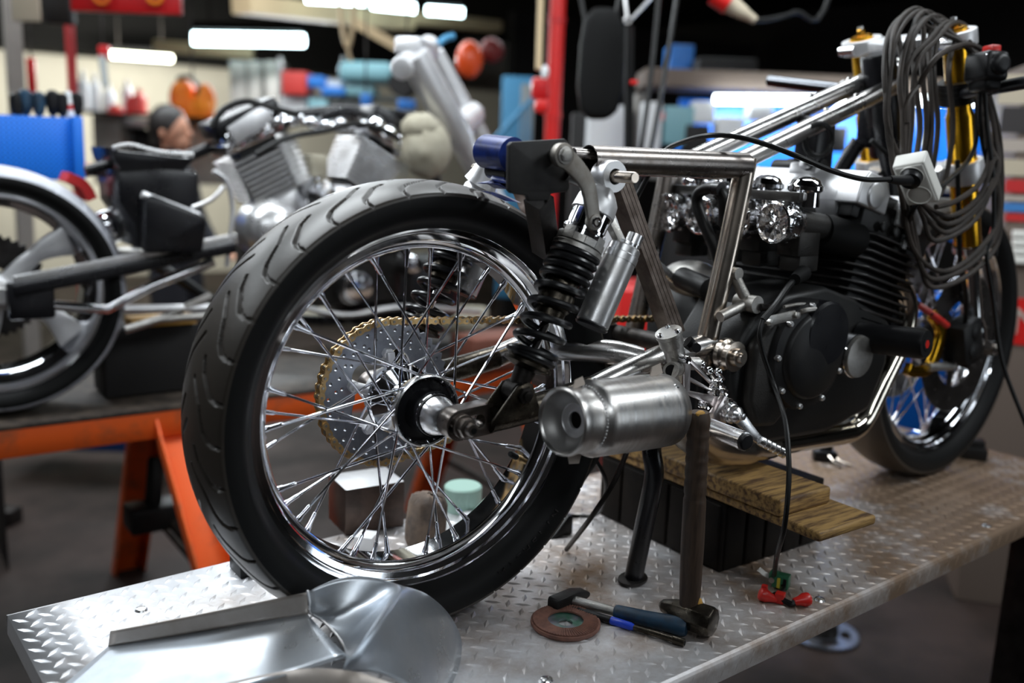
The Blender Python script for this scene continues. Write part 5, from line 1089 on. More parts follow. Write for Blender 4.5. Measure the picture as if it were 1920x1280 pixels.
b = MB(); b.box(V(5.6, 5.6, .55), (3.0, .08, 2.6)); struct(b.build('wall_partition', 'wall_dark'))
fill_p = MB(); fill_p.box(V(2.7, RY0+.02, .75), (1.1, .03, 1.5)); struct(fill_p.build('fill_panel_1', 'fill_panel_glow'))  # glowing pane added behind the camera to brighten the metal facing it
fill_b = MB()
for x_ in (2.12, 2.7, 3.28): fill_b.box(V(x_, RY0+.04, .75), (.06, .06, 1.56))
for z_ in (0, .75, 1.5): fill_b.box(V(2.7, RY0+.045, z_), (1.2, .05, .06))
struct(fill_b.build('fill_panel_bars', 'wall_dark'))  # bars across the added glowing pane
def pb(x0, y0, x1, y1, D, t, m, name='panel', yaw=0, bevel=.004, parent=None, label=None):
    c, d, R = pxbox(x0, y0, x1, y1, D, t, yaw); b = MB(); b.box(c, d, R); return b.build(name, m, parent, bevel=bevel)
def bgthing(x0, y0, x1, y1, D, t, m, name, label, cat, yaw=0, bevel=.006, group=None):
    return tag(pb(x0, y0, x1, y1, D, t, m, name, yaw, bevel), label, cat, group)
def hang(o, *pts):
    for q in pts:
        b = MB(); b.tube([q, V(q[0], q[1], CZ)], .005, 6); w_ = b.build('hanging_wire', 'dark_steel', None); w_.parent = o
    return o
def lampfit(name, x0, y0, x1, y1, D, m, label, r=.02, yaw=0, rod=True):
    """hanging fluorescent fitting: housing, glowing tube, two wires to the ceiling"""
    c = (at(x0, y0, D=D)+at(x1, y1, D=D))/2; t = thing(name, label, 'ceiling lamp', c)
    a, e = at(x0, y0, D=D), at(x1, y1, D=D)
    b = MB(); b.tube([a, e], r, 16); b.build('lamp_tube', m, t)
    b = MB(); u = V(0, 0, r*1.9); b.bar(a+u, e+u, r*3.4, r*1.2, (0, 0, 1)); b.build('housing', 'ceiling_dark', t)
    if rod:
        for k in (.15, .85):
            q = a*(1-k)+e*k; b = MB(); b.tube([q+u, V(q[0], q[1], CZ)], .006, 6); b.build('hanger', 'dark_steel', t)
    return t
lampfit('fluorescent_lamp', 362, 72, 570, 76, 7.0, 'tube_cool', 'bright cool white tube lamp hanging above the raked fork bike', .045)
lampfit('fluorescent_lamp', 205, 102, 322, 110, 8.4, 'tube_warm', 'warm tube lamp on the cream back wall', .028)
lampfit('fluorescent_lamp', 575, -2, 685, 4, 5.5, 'tube_cool', 'tube lamp at the top edge, first of the row on the cream beam', .022)
lampfit('fluorescent_lamp', 698, 8, 778, 16, 6.0, 'tube_cool', 'tube lamp in the middle of the row on the cream beam', .03)
lampfit('fluorescent_lamp', 800, 19, 868, 24, 6.4, 'tube_cool', 'short tube lamp furthest along the row on the cream beam', .028)
b = MB(); b.bar(at(452, 8, D=5.4), at(760, 42, D=6.6), .16, .10, (0, 0, 1)); tag(b.build('ceiling_beam', 'beam_cream'), 'long cream beam below the ceiling carrying tube lamps', 'beam')
b = MB(); b.bar(at(760, 32, D=6.6), at(930, 50, D=7.4), .12, .08, (0, 0, 1)); tag(b.build('ceiling_beam', 'beam_cream'), 'short cream beam end continuing behind the lamp row', 'beam')
b = MB(); b.bar(at(290, 86, D=7.6), at(475, 99, D=7.6), .07, .09, (0, 0, 1)); tag(b.build('ceiling_beam', 'beam_cream'), 'narrow cream rail under the large cool white lamp', 'beam')
b = MB(); b.bar(at(662, 40, D=5.0), at(775, 104, D=5.0), .05, .05); tag(b.build('roof_strut', 'beam_cream'), 'tan diagonal strut running down behind the raked fork', 'strut')
for i, (x, r, lab) in enumerate(((640, 8, 'pale cord loop hanging from the cream beam'),)):
    t = MB(); t.tube([at(636, 0, D=4.6), at(636, 0, D=4.6)*V(1, 1, 0)+V(0, 0, CZ)], .011, 8); t.tube(cr([at(636, 0, D=4.6), at(643, 60, D=4.6), at(652, 88, D=4.6), at(660, 60, D=4.6), at(666, 0, D=4.6)], 6), .011, 8); t.tube(cr([at(652, 88, D=4.6), at(655, 105, D=4.6), at(660, 115, D=4.6)], 4), .008, 8); tag(t.build('rope', 'beam_cream'), lab, 'cord')
# back left: bench with bottles, orange jacket, lockers, boxes
wbn = thing('workbench', 'grey steel workbench with panels along the cream back wall', 'workbench', at(250, 330, D=6.6))
pb(140, 211, 420, 217, 6.6, .5, 'dark_steel', 'bench_top', parent=wbn); pb(175, 218, 228, 345, 6.7, .45, 'panel_grey', 'bench_panel', parent=wbn); pb(232, 222, 300, 238, 6.6, .4, 'steel_shelf', 'drawer', parent=wbn); pb(232, 242, 290, 345, 6.9, .3, 'box_dark', 'bench_shelf', parent=wbn); pb(330, 218, 420, 345, 6.8, .4, 'panel_grey', 'bench_panel', parent=wbn)
rb2 = np.random.default_rng(4)
def bottle(x, y0, y1, D, w, m, label, group=None):
    c = at(x, y1, D=D); h = (y1-y0)*D/FPX; r = w*D/FPX/2; b = MB(); b.lathe([(0, 0), (r, 0), (r, h*.62), (r*.9, h*.7), (r*.38, h*.8), (r*.38, h*.97), (r*.3, h), (0, h)], c, n=20); return tag(b.build('bottle', m), label, 'bottle', group)
bottle(158, 135, 205, 6.3, 22, 'box_white', 'white bottle nearest the dark red post on the far bench')
bottle(180, 140, 208, 6.4, 20, 'box_white', 'second white bottle from the dark red post on the far bench')
bottle(205, 160, 209, 6.5, 22, 'box_white', 'short white bottle left of the red cans on the far bench')
bottle(240, 152, 211, 6.5, 20, 'box_white', 'white bottle standing behind the red cans')
bottle(216, 196, 212, 6.4, 26, 'box_red', 'low red tin on the far bench beside the white bottles')
bottle(245, 178, 213, 6.4, 18, 'red_bright', 'slim red can on the far bench')
bottle(262, 168, 212, 6.4, 26, 'box_red', 'wide red can on the far bench left of the orange jacket')
bottle(300, 196, 212, 6.5, 16, 'box_dark', 'small dark jar on the far bench just left of the orange jacket')
oj = thing('jacket', 'bright orange padded jacket hanging above the person', 'jacket', at(360, 220, D=6.3))
c = at(345, 185, D=6.3); b = MB(); b.ball(c, .115, (.85, .45, 1.1), 24); b.ball(c+camR()@V(.0, -.02, .05), .08, (1, .5, .8), 20); b.ball(c+camR()@V(.14, .0, -.01), .10, (.75, .4, 1.15), 24); b.box(c+camR()@V(.07, 0, -.06), (.25, .07, .12), camR()); b.build('jacket_body', 'orange_fabric', oj, bevel=.02)
b = MB(); b.tube(cr([c+camR()@V(-.03, -.03, .125), c+camR()@V(.05, -.03, .14), c+camR()@V(.11, -.05, .08), c+camR()@V(.10, -.06, .03)], 6), .014, 10); b.build('collar', 'box_dark', oj); hq = c+camR()@V(.06, 0, .12); b = MB(); b.tube([hq, V(hq[0], hq[1], CZ)], .006, 6); b.build('hanging_wire', 'dark_steel', oj)
for i, (x0, x1, lab) in enumerate(((432, 462, 'pale grey locker door nearest the orange jacket'), (466, 490, 'pale grey locker in the middle of the row'), (498, 524, 'pale grey locker beside the red box'))):
    l_ = thing('locker', lab, 'locker', at((x0+x1)/2, 300, D=7.2), 'row of lockers'); pb(x0, 118, x1, 330, 7.2, .3, 'panel_grey', 'locker_body', parent=l_); pb(x0+3, 150, x0+6, 165, 7.15, .04, 'box_dark', 'handle', parent=l_); pb(x0+5, 125, x1-4, 138, 7.18, .03, 'steel_shelf', 'vent', parent=l_)
sh = thing('shelf_rack', 'steel shelf rack with boxes behind the second motorcycle', 'shelf', at(620, 260, D=6.0))
for y in (178, 228): pb(520, y, 760, y+5, 6.0, .45, 'steel_shelf', 'shelf_board', parent=sh)
for x in (522, 640, 756): pb(x, 110, x+5, 330, 6.2, .05, 'steel_shelf', 'upright', parent=sh)
for x0, y0, x1, y1, m, lab in ((528, 134, 574, 176, 'box_red', 'coral red box on the top board of the shelf rack'), (524, 182, 574, 227, 'box_white', 'large white carton on the middle board of the shelf rack'), (578, 186, 612, 227, 'box_teal', 'teal carton right of the large white carton'), (576, 142, 606, 162, 'box_blue', 'bright blue box next to the coral red box'), (610, 150, 640, 176, 'box_white', 'small white box between blue boxes on the top board'), (602, 163, 646, 177, 'box_blue', 'flat blue case on the top board of the shelf rack'), (648, 160, 700, 178, 'box_teal', 'pale teal case on the top board beside the white machine'), (618, 190, 690, 226, 'box_dark', 'black case on the middle board of the shelf rack')):
    bgthing(x0, y0, x1, y1, 5.85 if m != 'box_white' else 5.95, .25, m, 'box' if 'case' not in lab else 'case', lab, 'box')
mw = thing('machine', 'rounded pale blue machine housing above the shelf rack', 'machine', at(680, 150, D=5.9)); c = at(690, 138, D=5.9); b = MB(); b.box(c, (.34, .25, .13), camR()); b.build('housing', 'box_teal', mw, bevel=.05, seg=4)
b = MB(); b.lathe([(0, 0), (.075, 0), (.08, .02), (.08, .2), (0, .2)], at(752, 155, D=5.6), camR()@V(0, 1, 0), 30); b.build('motor_end', 'box_dark', mw)
for x0, y0, x1, y1, lab in ((745, 187, 778, 205, 'blue clip tool hanging behind the raked fork'), (676, 176, 695, 200, 'small blue tool dangling from the shelf rack')):
    hang(bgthing(x0, y0, x1, y1, 4.8, .05, 'box_blue', 'tool', lab, 'tool'), at((x0+x1)/2, y0+3, D=4.82))
# left edge: hanging stuff, posts, the blue panel with screwdrivers
tc2 = thing('tool_trolley', 'blue perforated metal tool trolley at the left edge', 'tool trolley', at(70, 330, Y=2.0))
c0_ = at(75, 277, Y=2.0); wp = abs(at(155, 277, Y=2.0)[0]-at(-60, 277, Y=2.0)[0]); hp_ = abs(at(75, 226, Y=2.0)[2]-at(75, 345, Y=2.0)[2]); cxm = (at(155, 277, Y=2.0)+at(-60, 277, Y=2.0))/2
b = MB(); b.box(V(cxm[0], 2.02, cxm[2]), (wp, .04, hp_)); b.build('perforated_panel', 'perf_blue', tc2, bevel=.003)
ex_ = at(146, 277, Y=1.99); b = MB(); b.box(V(ex_[0], 2.0, ex_[2]), (.03, .06, hp_)); b.build('side_post', 'panel_blue', tc2, bevel=.004)
b = MB(); b.box(V(cxm[0]-.1, 2.35, (FLOOR+at(75, 345, Y=2.0)[2])/2-.0), (wp-.3, .3, at(75, 345, Y=2.0)[2]-FLOOR)); b.build('cabinet', 'box_dark', tc2, bevel=.01)
bgthing(138, 306, 162, 322, 2.9, .05, 'red_bright', 'tag', 'small bright red tag at the corner of the blue tool trolley', 'tag')
for i, (x, m, lab) in enumerate(((30, 'plastic_black', 'black screwdriver handle at the left end of the blue trolley rack'), (47, 'tool_blue', 'dark blue screwdriver handle, second from the left in the rack'), (73, 'tool_blue', 'dark blue screwdriver handle next to the red cloth strip in the rack'), (98, 'plastic_black', 'black screwdriver handle in the middle of the rack'), (116, 'plastic_black', 'black screwdriver handle left of the red and white tool'), (143, 'plastic_black', 'thin black screwdriver handle at the right end of the rack'))):
    a, c = at(x+rb2.uniform(-3, 3), 232, Y=2.02), at(x, 172+rb2.uniform(-6, 10), Y=2.02); d_ = unit(c-a); L = np.linalg.norm(c-a)
    b = MB(); b.tube([a, a+d_*L*.25, a+d_*L*.32, a+d_*L*.6, a+d_*L*.92, c], [.006, .007, .014, .019, .018, .009], 14); tag(b.build('screwdriver', m), lab, 'screwdriver', 'screwdrivers in the blue rack')
t = thing('paint_marker', 'red and white striped marker standing in the blue rack', 'marker', at(130, 228, Y=2.02)); a, c = at(136, 235, Y=2.02), at(126, 170, Y=2.02)
b = MB(); b.tube([a, a*.55+c*.45], .013, 12); b.tube([a*.4+c*.6, c], [.013, .009], 12); b.build('marker_body', 'box_white', t); b = MB(); b.tube([a*.55+c*.45, a*.4+c*.6], .0135, 12); b.build('red_band', 'red_paint', t)
b = MB(); q = at(24, 60, D=4.4); b.bar(V(q[0], q[1], FLOOR), V(q[0], q[1], CZ), .07, .07, (0, 1, 0)); tag(b.build('post', 'panel_grey'), 'pale grey post rising behind the blue tool trolley', 'post')
b = MB(); q = at(129, 20, D=4.2); b.bar(V(q[0], q[1], FLOOR), V(q[0], q[1], CZ), .036, .036, (0, 1, 0)); tag(b.build('post', 'red_paint'), 'dark red steel post behind the blue tool trolley', 'post')
hang(bgthing(130, -40, 336, 22, 3.6, .04, 'red_paint', 'signboard', 'red signboard cut off by the top of the picture', 'sign', yaw=.0), at(150, -30, D=3.62), at(316, -30, D=3.62))
b = MB()
for x in (190, 290): b.torus(at(x, -8, D=3.575), camR()@V(0, 1, 0), .028, .007, 24, 8)
b.build('sign_marks', 'orange_fabric', bpy.data.objects['signboard'])
hang(bgthing(20, -30, 72, 38, 3.7, .02, 'paper_cream', 'poster', 'small cream poster in a black frame at the top left', 'poster'), at(46, -20, D=3.71))
hang(bgthing(80, -30, 130, 42, 3.9, .06, 'box_dark', 'tool_case', 'dark case hanging beside the cream poster', 'case'), at(105, -20, D=3.93))
hang(bgthing(50, 110, 66, 205, 4.5, .02, 'red_paint', 'cloth_strip', 'thin dark red strip hanging behind the screwdrivers', 'cloth'), at(58, 115, D=4.51))
sq = thing('scraper', 'grey scraper with a red top hanging in front of the back wall', 'scraper', at(195, 130, D=4.6)); pb(184, 86, 202, 110, 4.6, .04, 'red_paint', 'scraper_top', parent=sq); b = MB(); b.bar(at(191, 104, D=4.6), at(198, 163, D=4.6), .034, .012, (0, 1, 0)); b.build('scraper_blade', 'steel_shelf', sq); hq = at(193, 88, D=4.62); b = MB(); b.tube([hq, V(hq[0], hq[1], CZ)], .005, 6); b.build('hanging_wire', 'dark_steel', sq)
# person at the back
pr_ = thing('person', 'dark-haired person in a dark top seen in profile behind the second motorcycle', 'person', at(318, 245, D=4.9)*V(1, 1, 0)+V(0, 0, FLOOR))
hc_ = at(322, 245, D=4.9); Rp = camR(.15)
def ploc(x, y, z): return hc_+Rp@V(x, y, z)
me = bpy.data.meshes.new('body'); bm = bmesh.new(); sl = bm.verts.layers.skin.new() if False else None; bm.free()
body = MB()
zf = FLOOR-hc_[2]
sec = [(-.09, .055, .06, .0), (-.13, .06, .062, -.01), (-.17, .10, .085, -.015), (-.21, .17, .11, -.02), (-.27, .205, .125, -.02), (-.38, .19, .13, -.01), (-.55, .165, .12, 0), (-.68, .17, .12, 0), (-.80, .18, .125, 0)]
n = 24; vs = []
for z, a_, b_, x in sec:
    for k in range(n): t = 2*PI*k/n; vs.append(ploc(x+b_*math.cos(t), a_*math.sin(t), z))
body.add(vs, [(i*n+k, i*n+(k+1) % n, (i+1)*n+(k+1) % n, (i+1)*n+k) for i in range(len(sec)-1) for k in range(n)])
body.tube(cr([ploc(-.02, -.19, -.24), ploc(.0, -.23, -.42), ploc(.10, -.20, -.58), ploc(.28, -.12, -.60)], 6), [.055]*6+[.05]*6+[.04]*6+[.03], 12); body.tube(cr([ploc(-.02, .19, -.24), ploc(.0, .23, -.42), ploc(.10, .20, -.58), ploc(.28, .12, -.60)], 6), [.055]*6+[.05]*6+[.04]*6+[.03], 12)
for sy in (-.09, .09): body.tube([ploc(0, sy, -.78), ploc(.03, sy*1.1, (-.8+zf)*.52), ploc(0, sy*1.1, zf+.06)], [.10, .07, .05], 14); body.tube([ploc(-.05, sy*1.1, zf+.04), ploc(.16, sy*1.1, zf+.03)], [.045, .035], 12)
body.build('clothing', 'sweater', pr_, ang=70)
hd = MB(); hd.ball(ploc(0, 0, .0), .1, (.92, .76, 1.12), 32, Rp); hd.ball(ploc(.045, 0, -.055), .062, (.85, .85, 1.0), 24, Rp); hd.ball(ploc(.098, 0, -.018), .018, (.9, .7, 1.2), 12, Rp); hd.tube([ploc(-.01, 0, -.06), ploc(-.02, 0, -.16)], [.052, .056], 16); hd.ball(ploc(.088, 0, -.060), .015, (.7, 1.5, .6), 12, Rp); hd.ball(ploc(-.01, -.078, -.015), .024, (.7, .4, 1.1), 12, Rp)
hd.build('head', 'skin', pr_, ang=70)
for hx_ in (-.12, .12):
    hd = MB(); hd.ball(ploc(.30, hx_, -.60), .035, (1.3, .8, .6), 14, Rp); [hd.tube([ploc(.33, hx_+dy, -.60), ploc(.37, hx_+dy*1.1, -.615), ploc(.39, hx_+dy*1.1, -.635)], [.009, .008, .006], 8) for dy in (-.022, -.008, .006, .02)]; hd.tube([ploc(.31, hx_-.03, -.6), ploc(.34, hx_-.05, -.61)], [.010, .007], 8); hd.build('hand', 'skin', pr_, ang=70)
hr = MB(); hr.ball(ploc(-.022, 0, .022), .104, (.98, .82, 1.1), 32, Rp); hr.ball(ploc(-.055, 0, -.05), .07, (.8, .95, 1.1), 24, Rp); hr.build('hair', 'hair', pr_, ang=70)
# middle: red post, pendant control, hanging seat, orange ball, blue gate
rp_ = thing('steel_post', 'bright red steel post standing behind the motorcycle', 'post', at(1037, 700, D=3.7)*V(1, 1, 0)+V(0, 0, FLOOR)); q = at(1042, 100, D=3.7)
b = MB(); b.tube([V(q[0], q[1], FLOOR), V(q[0], q[1], CZ)], .031, 24); b.build('post_tube', 'red_bright', rp_)
for y in (40, 215): z = at(1042, y, D=3.7)[2]; b = MB(); b.tube([V(q[0], q[1], z-.012), V(q[0], q[1], z+.012)], .035, 24); b.ball(V(q[0], q[1], z)+camR()@V(.018, -.024, 0), .010, n=10); b.build('post_collar', 'red_bright' if y > 100 else 'red_paint', rp_)
pdn = thing('pendant_control', 'red hoist control hanging on a tan cord left of the red post', 'hoist control', at(1010, 170, D=3.3)); b = MB(); b.tube([at(1015, -30, D=3.3), at(1010, 130, D=3.3)], .012, 10); b.build('cord', 'beam_cream', pdn); pb(996, 145, 1030, 185, 3.3, .05, 'red_paint', 'control_body', parent=pdn, bevel=.012); pb(1002, 185, 1030, 212, 3.3, .05, 'red_bright', 'control_end', parent=pdn, bevel=.016); b = MB(); b.ball(at(1022, 135, D=3.25), .016, (.9, .9, 1.5), 12); b.build('button', 'box_white', pdn)
sh2 = thing('saddle', 'long black seat hanging from straps right of the red post', 'seat', at(1125, 110, D=3.0)); c = at(1127, 122, D=3.0)
b = MB(); o = [(-.070, .06), (-.062, .13), (-.035, .172), (.03, .172), (.06, .13), (.072, .05), (.072, -.08), (.058, -.14), (.03, -.168), (-.03, -.170), (-.06, -.14), (-.072, -.07)]; b.sheet([o], .07, c, camR()@V(1, 0, 0), V(0, 0, 1)); b.build('seat_pad', 'black_rubber', sh2, bevel=.025, seg=3)
b = MB(); b.torus(c+camR()@V(0, -.03, 0), camR()@V(0, 1, 0), .06, .004, 30, 6); b.build('seam', 'black_satin', sh2) if 0 else None
for x in (1098, 1152): b = MB(); q_ = at(x-14 if x < 1120 else x+14, -30, D=3.0); b.tube([at(x, 45, D=3.0), q_, V(q_[0], q_[1], CZ)], .007, 8); b.build('strap', 'hose_black', sh2)
st2 = thing('strap', 'black strap with a metal ring hanging beside the black seat', 'strap', at(1180, 150, D=2.9)); b = MB(); b.bar(at(1180, 48, D=2.9), at(1178, 330, D=2.9), .030, .010, (0, 1, 0)); b.build('webbing', 'hose_black', st2); b = MB(); b.torus(at(1177, 38, D=2.9), camR()@V(0, 1, 0), .010, .003, 20, 8); q_ = at(1170, -20, D=2.9); b.tube([V(q_[0], q_[1], CZ), q_, at(1176, 33, D=2.9)], .005, 8); b.tube([at(1235, -20, D=2.9), at(1185, 35, D=2.9)], .005, 8); b.build('ring', 'alu', st2); pb(1182, 150, 1196, 158, 2.88, .01, 'red_bright', 'red_tag', parent=st2, bevel=.001)
for pts, lab in (([(1237, -20), (1222, 130), (1205, 260), (1190, 380)], 'black cable hanging right of the strap, nearer the strap'), ([(1272, -20), (1248, 130), (1222, 270), (1205, 330)], 'black cable hanging right of the strap, further from it')):
    b = MB(); b.tube(cr([at(*q, D=2.8) for q in pts], 6), .0075, 10); tag(b.build('hanging_cable', 'hose_black'), lab, 'cable')
ob = thing('lamp_globe', 'glossy orange ball hanging beside the raked silver fork', 'ball', at(882, 110, D=4.4)); b = MB(); b.ball(at(880, 112, D=4.4), .075, (.85, .85, 1.15), 28); b.build('ball', 'orange_ball', ob)
b = MB(); b.ball(at(922, 95, D=4.6), .06, (1.1, .8, 1), 20); b.build('ball_back', 'deep_red', ob)
gt = thing('mesh_gate', 'blue wire mesh gate behind the raked silver fork', 'gate', at(950, 300, D=4.6)); 
for k in range(15): b = MB(); x = 895+k*7; b.tube([at(x, 300-k*7.5, D=4.6), at(x, 380, D=4.6)], .005, 6); b.build('gate_bar', 'mesh_blue', gt)
b = MB(); b.tube([at(890, 302, D=4.6), at(998, 185, D=4.6)], .012, 8); b.build('gate_rail', 'mesh_blue', gt); pb(975, 160, 1000, 300, 4.8, .05, 'steel_shelf', 'gate_post', parent=gt)
bgthing(935, 150, 992, 560, 5.6, .1, 'mesh_blue', 'panel_screen', 'blue screen panel standing behind the mesh gate', 'screen')
bgthing(1092, 205, 1168, 760, 4.5, .25, 'box_white', 'cabinet', 'dirty white cabinet below the hanging black seat', 'cabinet')
bgthing(1192, 175, 1212, 290, 4.4, .2, 'panel_grey', 'gas_bottle', 'narrow grey unit right of the hanging strap', 'cabinet')
bgthing(1058, 220, 1084, 840, 3.5, .06, 'box_dark', 'upright', 'black upright beside the bright red post', 'upright')
# right rear bench: shelf, strip lamp, blue pegboard, machines
rbn = thing('tool_bench', 'far bench with blue pegboard and bright strip lamp behind the frame', 'workbench', at(1600, 340, D=4.3))
pb(1210, 140, 1900, 172, 4.2, .35, 'panel_beige', 'shelf_board', parent=rbn); b = MB(); b.tube([at(1340, 186, D=4.15), at(1862, 190, D=4.15)], .020, 16); b.build('strip_lamp', 'tube_strip', rbn)
pb(1270, 192, 1560, 330, 4.6, .04, 'panel_blue', 'pegboard', parent=rbn); pb(1560, 196, 1870, 360, 4.5, .04, 'perf_blue', 'pegboard', parent=rbn); pb(1240, 335, 1870, 350, 4.4, .45, 'panel_grey', 'bench_top', parent=rbn)
pb(1560, 560, 1800, 860, 3.9, .4, 'panel_blue', 'drawer_unit', parent=rbn); pb(1240, 352, 1560, 860, 4.5, .3, 'box_dark', 'bench_front', parent=rbn)
for x0, y0, x1, y1, m, lab, n_ in ((1205, 192, 1240, 290, 'box_white', 'pale bench unit right of the hanging cables', 'unit'), (1245, 200, 1300, 270, 'box_teal', 'grey-green machine on the far bench', 'machine'), (1285, 235, 1330, 290, 'box_dark', 'dark green machine base on the far bench', 'machine'), (1300, 190, 1340, 230, 'box_white', 'white paper roll on the far bench under the strip lamp', 'roll'), (1345, 220, 1395, 262, 'box_white', 'white tub on the far bench left of the pegboard', 'tub'), (1405, 192, 1450, 225, 'box_white', 'white cards pinned at the top of the blue pegboard', 'cards'), (1560, 238, 1588, 285, 'box_dark', 'dark grip tool hanging on the blue pegboard', 'tool'), (1238, 210, 1256, 226, 'box_red', 'small red tag on the grey-green machine', 'tag')):
    bgthing(x0, y0, x1, y1, 4.15, .12, m, n_, lab, n_)
for i, (x, m) in enumerate(((1470, 'box_dark'), (1500, 'box_white'), (1530, 'box_dark'), (1690, 'box_dark'), (1720, 'steel_shelf'))):
    b = MB(); a, c = at(x, 205, D=4.42), at(x+rb2.uniform(-8, 8), 275, D=4.42); b.tube([a, a*.5+c*.5, c], [.010, .008, .014], 8); tag(b.build('hand_tool', m), ('dark tool hanging on the blue pegboard, nearest the cards', 'pale tool in the middle of the three on the blue pegboard', 'dark tool on the blue pegboard just above the spars', 'dark tool on the pegboard seen beside the cord coil', 'steel tool on the pegboard seen beside the gold fork tube')[i], 'tool', 'tools on the pegboard')
bgthing(1255, 85, 1300, 150, 4.8, .2, 'box_blue', 'storage_box', 'dim blue box stored above the far bench shelf', 'box')
bgthing(1310, 110, 1420, 150, 4.6, .2, 'box_dark', 'parts_tray', 'black tray of parts on top of the far bench shelf', 'tray')
cee = thing('power_plug', 'red and cream industrial plug hanging at the top of the picture', 'plug', at(1380, 10, D=2.9)); a, c = at(1338, -12, D=2.9), at(1415, 38, D=2.9); d_ = unit(c-a); L = np.linalg.norm(c-a)
b = MB(); b.tube([a, a+d_*L*.38], [.034, .034], 20); b.build('plug_body', 'red_bright', cee); b = MB(); b.lathe([(0, 0), (.030, 0)]+[q for k in range(7) for q in ((.031-.0017*k, .009*k+.001), (.028-.0017*k, .009*k+.006))]+[(.012, L*.64), (0, L*.64)], a+d_*L*.38, d_, 24); b.build('plug_grip', 'paper_cream', cee)
b = MB(); b.tube(cr([c, at(1450, 34, D=2.9), at(1490, 22, D=2.9), at(1560, -20, D=2.9), at(1620, -90, D=2.9)*V(1, 1, 0)+V(0, 0, CZ)], 6), .007, 10); b.build('plug_cable', 'hose_black', cee)
# right edge: grey cabinet with stickers and a red sign
cab = thing('cabinet', 'tall beige cabinet covered in stickers at the right edge', 'cabinet', at(1900, 700, D=3.15)*V(1, 1, 0)+V(0, 0, FLOOR)); Rc = camR(.25); cc_ = at(1868, 560, D=3.0); w_c, z0, z1 = 1.1, FLOOR, at(1868, 125, D=3.0)[2]
ctr = V(cc_[0], cc_[1], (z0+z1)/2)+Rc@V(w_c/2, .25, 0); b = MB(); b.box(ctr, (w_c, .5, z1-z0), Rc); b.build('cabinet_body', 'panel_beige', cab, bevel=.006)
def face(x, y): 
    o = ctr+Rc@V(0, -.25, 0); n_ = Rc@V(0, 1, 0); d = cF+cR*(x-960)/FPX-cU*(y-640)/FPX; return CAM+d*(np.dot(o-CAM, n_)/np.dot(d, n_))
def sticker(x0, y0, x1, y1, m, lab):
    p = [face(x0, y0), face(x1, y0), face(x1, y1), face(x0, y1)]; o = sum(p)/4; wd = np.linalg.norm(p[1]-p[0]); hg = np.linalg.norm(p[3]-p[0]); b = MB(); b.box(o+Rc@V(0, -.003, 0), (wd, .004, hg), Rc); o_ = b.build('sticker', m, cab); o_['label'] = lab; return o_
sticker(1873, 140, 1960, 195, 'paper_cream', 'cream sticker with an orange patch'); sticker(1876, 202, 1990, 250, 'ink', 'black map-shaped sticker'); sticker(1872, 262, 1980, 285, 'paper', 'pale sticker with scrawled lettering'); sticker(1872, 300, 1980, 330, 'paper_cream', 'plain cream sticker'); sticker(1884, 338, 1990, 362, 'sticker_red', 'dark red sticker'); sticker(1880, 368, 1990, 378, 'paper', 'thin pale strip'); sticker(1880, 382, 1990, 398, 'sticker_blue', 'blue sticker'); sticker(1884, 402, 1990, 416, 'sticker_red', 'small red sticker')
rs_ = sticker(1894, 562, 2010, 648, 'red_bright', 'red sign with a white letter'); 
for k in range(4): b = MB(); b.box(face(1912, 438+k*16)+Rc@V(0, -.02, 0), (.05, .03, .022), Rc); o_ = b.build('switch_module', 'plastic_white', cab, bevel=.003)
b = MB(); b.text('N', .12, .004, face(1925, 605)+Rc@V(0, -.006, 0), Rc@V(1, 0, 0), V(0, 0, 1)); b.build('sign_letter', 'paper', cab)
crt = thing('tool_cart', 'red tool cart on the floor behind the chain', 'tool cart', at(1220, 900, D=3.2)*V(1, 1, 0)+V(0, 0, FLOOR)); pb(1150, 545, 1290, 950, 3.2, .35, 'red_bright', 'cart_body', parent=crt)
b = MB(); b.tube([at(1182, 554, D=3.15), at(1235, 552, D=3.15)], .009, 12); b.build('cart_handle', 'chrome', crt)
b = MB(); b.box(at(700, 590, D=3.3), (.8, .3, .05), camR()); tag(b.build('cloth_pile', 'khaki', None, bevel=.02), 'pale dust sheet lying low behind the chain', 'sheet')
# low left: blue lift and square steel legs
bl = at(170, 815, D=3.9); b = MB(); b.box(bl+camR()@V(.0, .2, -.04), (.75, .3, .10), camR()); tag(b.build('floor_lift', 'lift_blue', None, bevel=.01), 'low blue lift deck on the floor behind the trestle bench', 'lift')
lg = thing('table_frame', 'dark square steel leg with a foot bar at the left edge', 'table frame', at(10, 985, Z=FLOOR)); q = at(5, 975, Z=FLOOR)
b = MB(); b.box(V(q[0]-.02, q[1]+.05, FLOOR+.30), (.06, .06, .52)); b.build('leg', 'dark_steel', lg, bevel=.004); b = MB(); b.box(V(q[0]-.05, q[1]+.03, FLOOR+.03), (.26, .07, .06), camR(.2)); b.build('foot_bar', 'dark_steel', lg, bevel=.004)

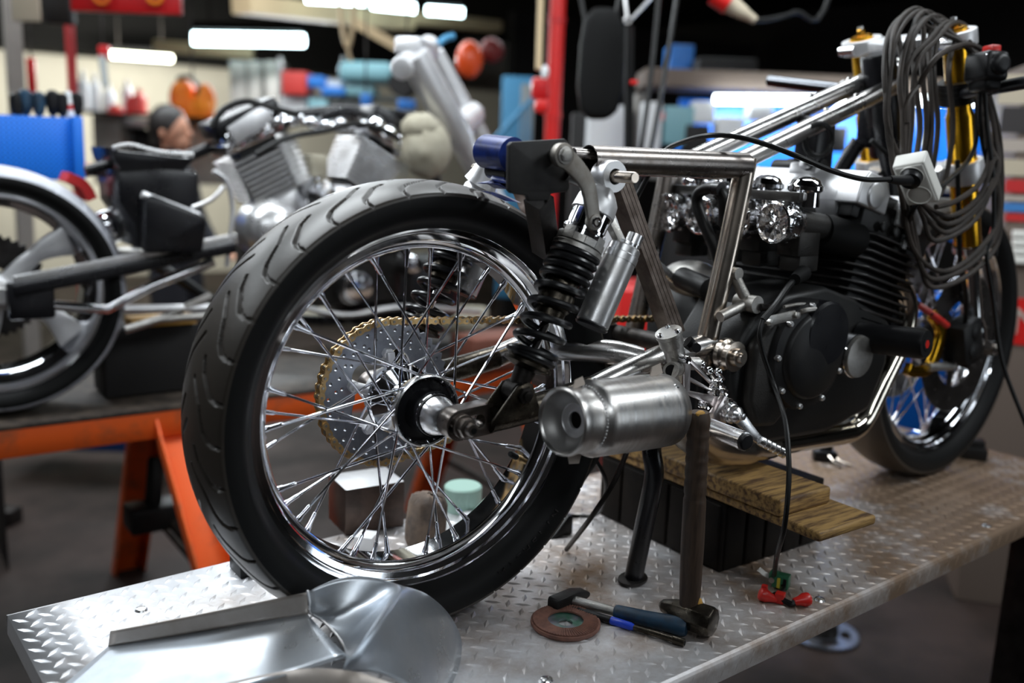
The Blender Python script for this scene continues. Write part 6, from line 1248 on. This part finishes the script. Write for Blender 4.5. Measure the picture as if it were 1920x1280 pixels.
bq = at(945, 585, D=2.95); b = MB(); b.box(V(bq[0], bq[1]+.05, .06), (.24, .14, .10)); tag(b.build('box', 'brown_card', None, bevel=.004), 'reddish brown box on the trestle bench seen above the chain run', 'box')
# ---------------------------------------------------------------- light and render look
w = bpy.data.worlds.new('World'); SC.world = w; w.use_nodes = True
w.node_tree.nodes['Background'].inputs[0].default_value = (.5, .55, .62, 1); w.node_tree.nodes['Background'].inputs[1].default_value = .006
def lamp(loc, to, sx, sy, W, col=(.9, .96, 1)):
    d = bpy.data.lights.new('ceiling_lamp', 'AREA'); d.shape = 'RECTANGLE'; d.size = sx; d.size_y = sy; d.energy = W; d.color = col
    o = bpy.data.objects.new('ceiling_lamp', d); COL.objects.link(o); o.location = loc
    o.rotation_euler = (Vector(to)-Vector(loc)).to_track_quat('-Z', 'Y').to_euler(); return o
LAMPS = [  # fluorescent fittings on the ceiling above the benches, out of the frame, and the glow of the fittings in view
    ((.3, 3.65, 2.08), (.2, 2.9, -1), 3.0, 1.3, 120),
    ((3.0, 3.2, 2.08), (2.8, 2.6, -1), 2.6, .4, 26),
    ((-.2, 1.1, 2.08), (-.1, .7, -1), 1.6, .35, 48),
    ((1.3, .6, 2.08), (1.2, .4, -1), 1.3, .25, 26),
    ((-1.9, 1.6, 2.08), (-1.5, 1.2, -1), 1.5, .4, 24),
    ((1.7, -1.3, 2.08), (1.0, -.3, .3), 1.5, .25, 26),
    ((-.6, -2.4, 2.08), (.3, -.3, .3), 2.4, .25, 20),
    (tuple(at(262, 112, D=7.9)), tuple(at(262, 200, D=9.6)), 1.2, .1, 90, (1, .97, .86)),
    (tuple(at(470, 90, D=6.9)), tuple(at(470, 330, D=6.3)), 1.2, .12, 45),
    (tuple(at(1600, 200, D=4.12)), tuple(at(1600, 420, D=4.5)), 1.2, .06, 18),
]
for l in LAMPS: lamp(*l)
SC.view_settings.view_transform = 'Standard'; SC.view_settings.look = 'None'; SC.view_settings.gamma = 1; SC.view_settings.exposure = 0.0
SC.view_settings.use_curve_mapping = False
SC.cycles.use_denoising = True
SC.cycles.max_bounces = 8; SC.cycles.sample_clamp_indirect = 6
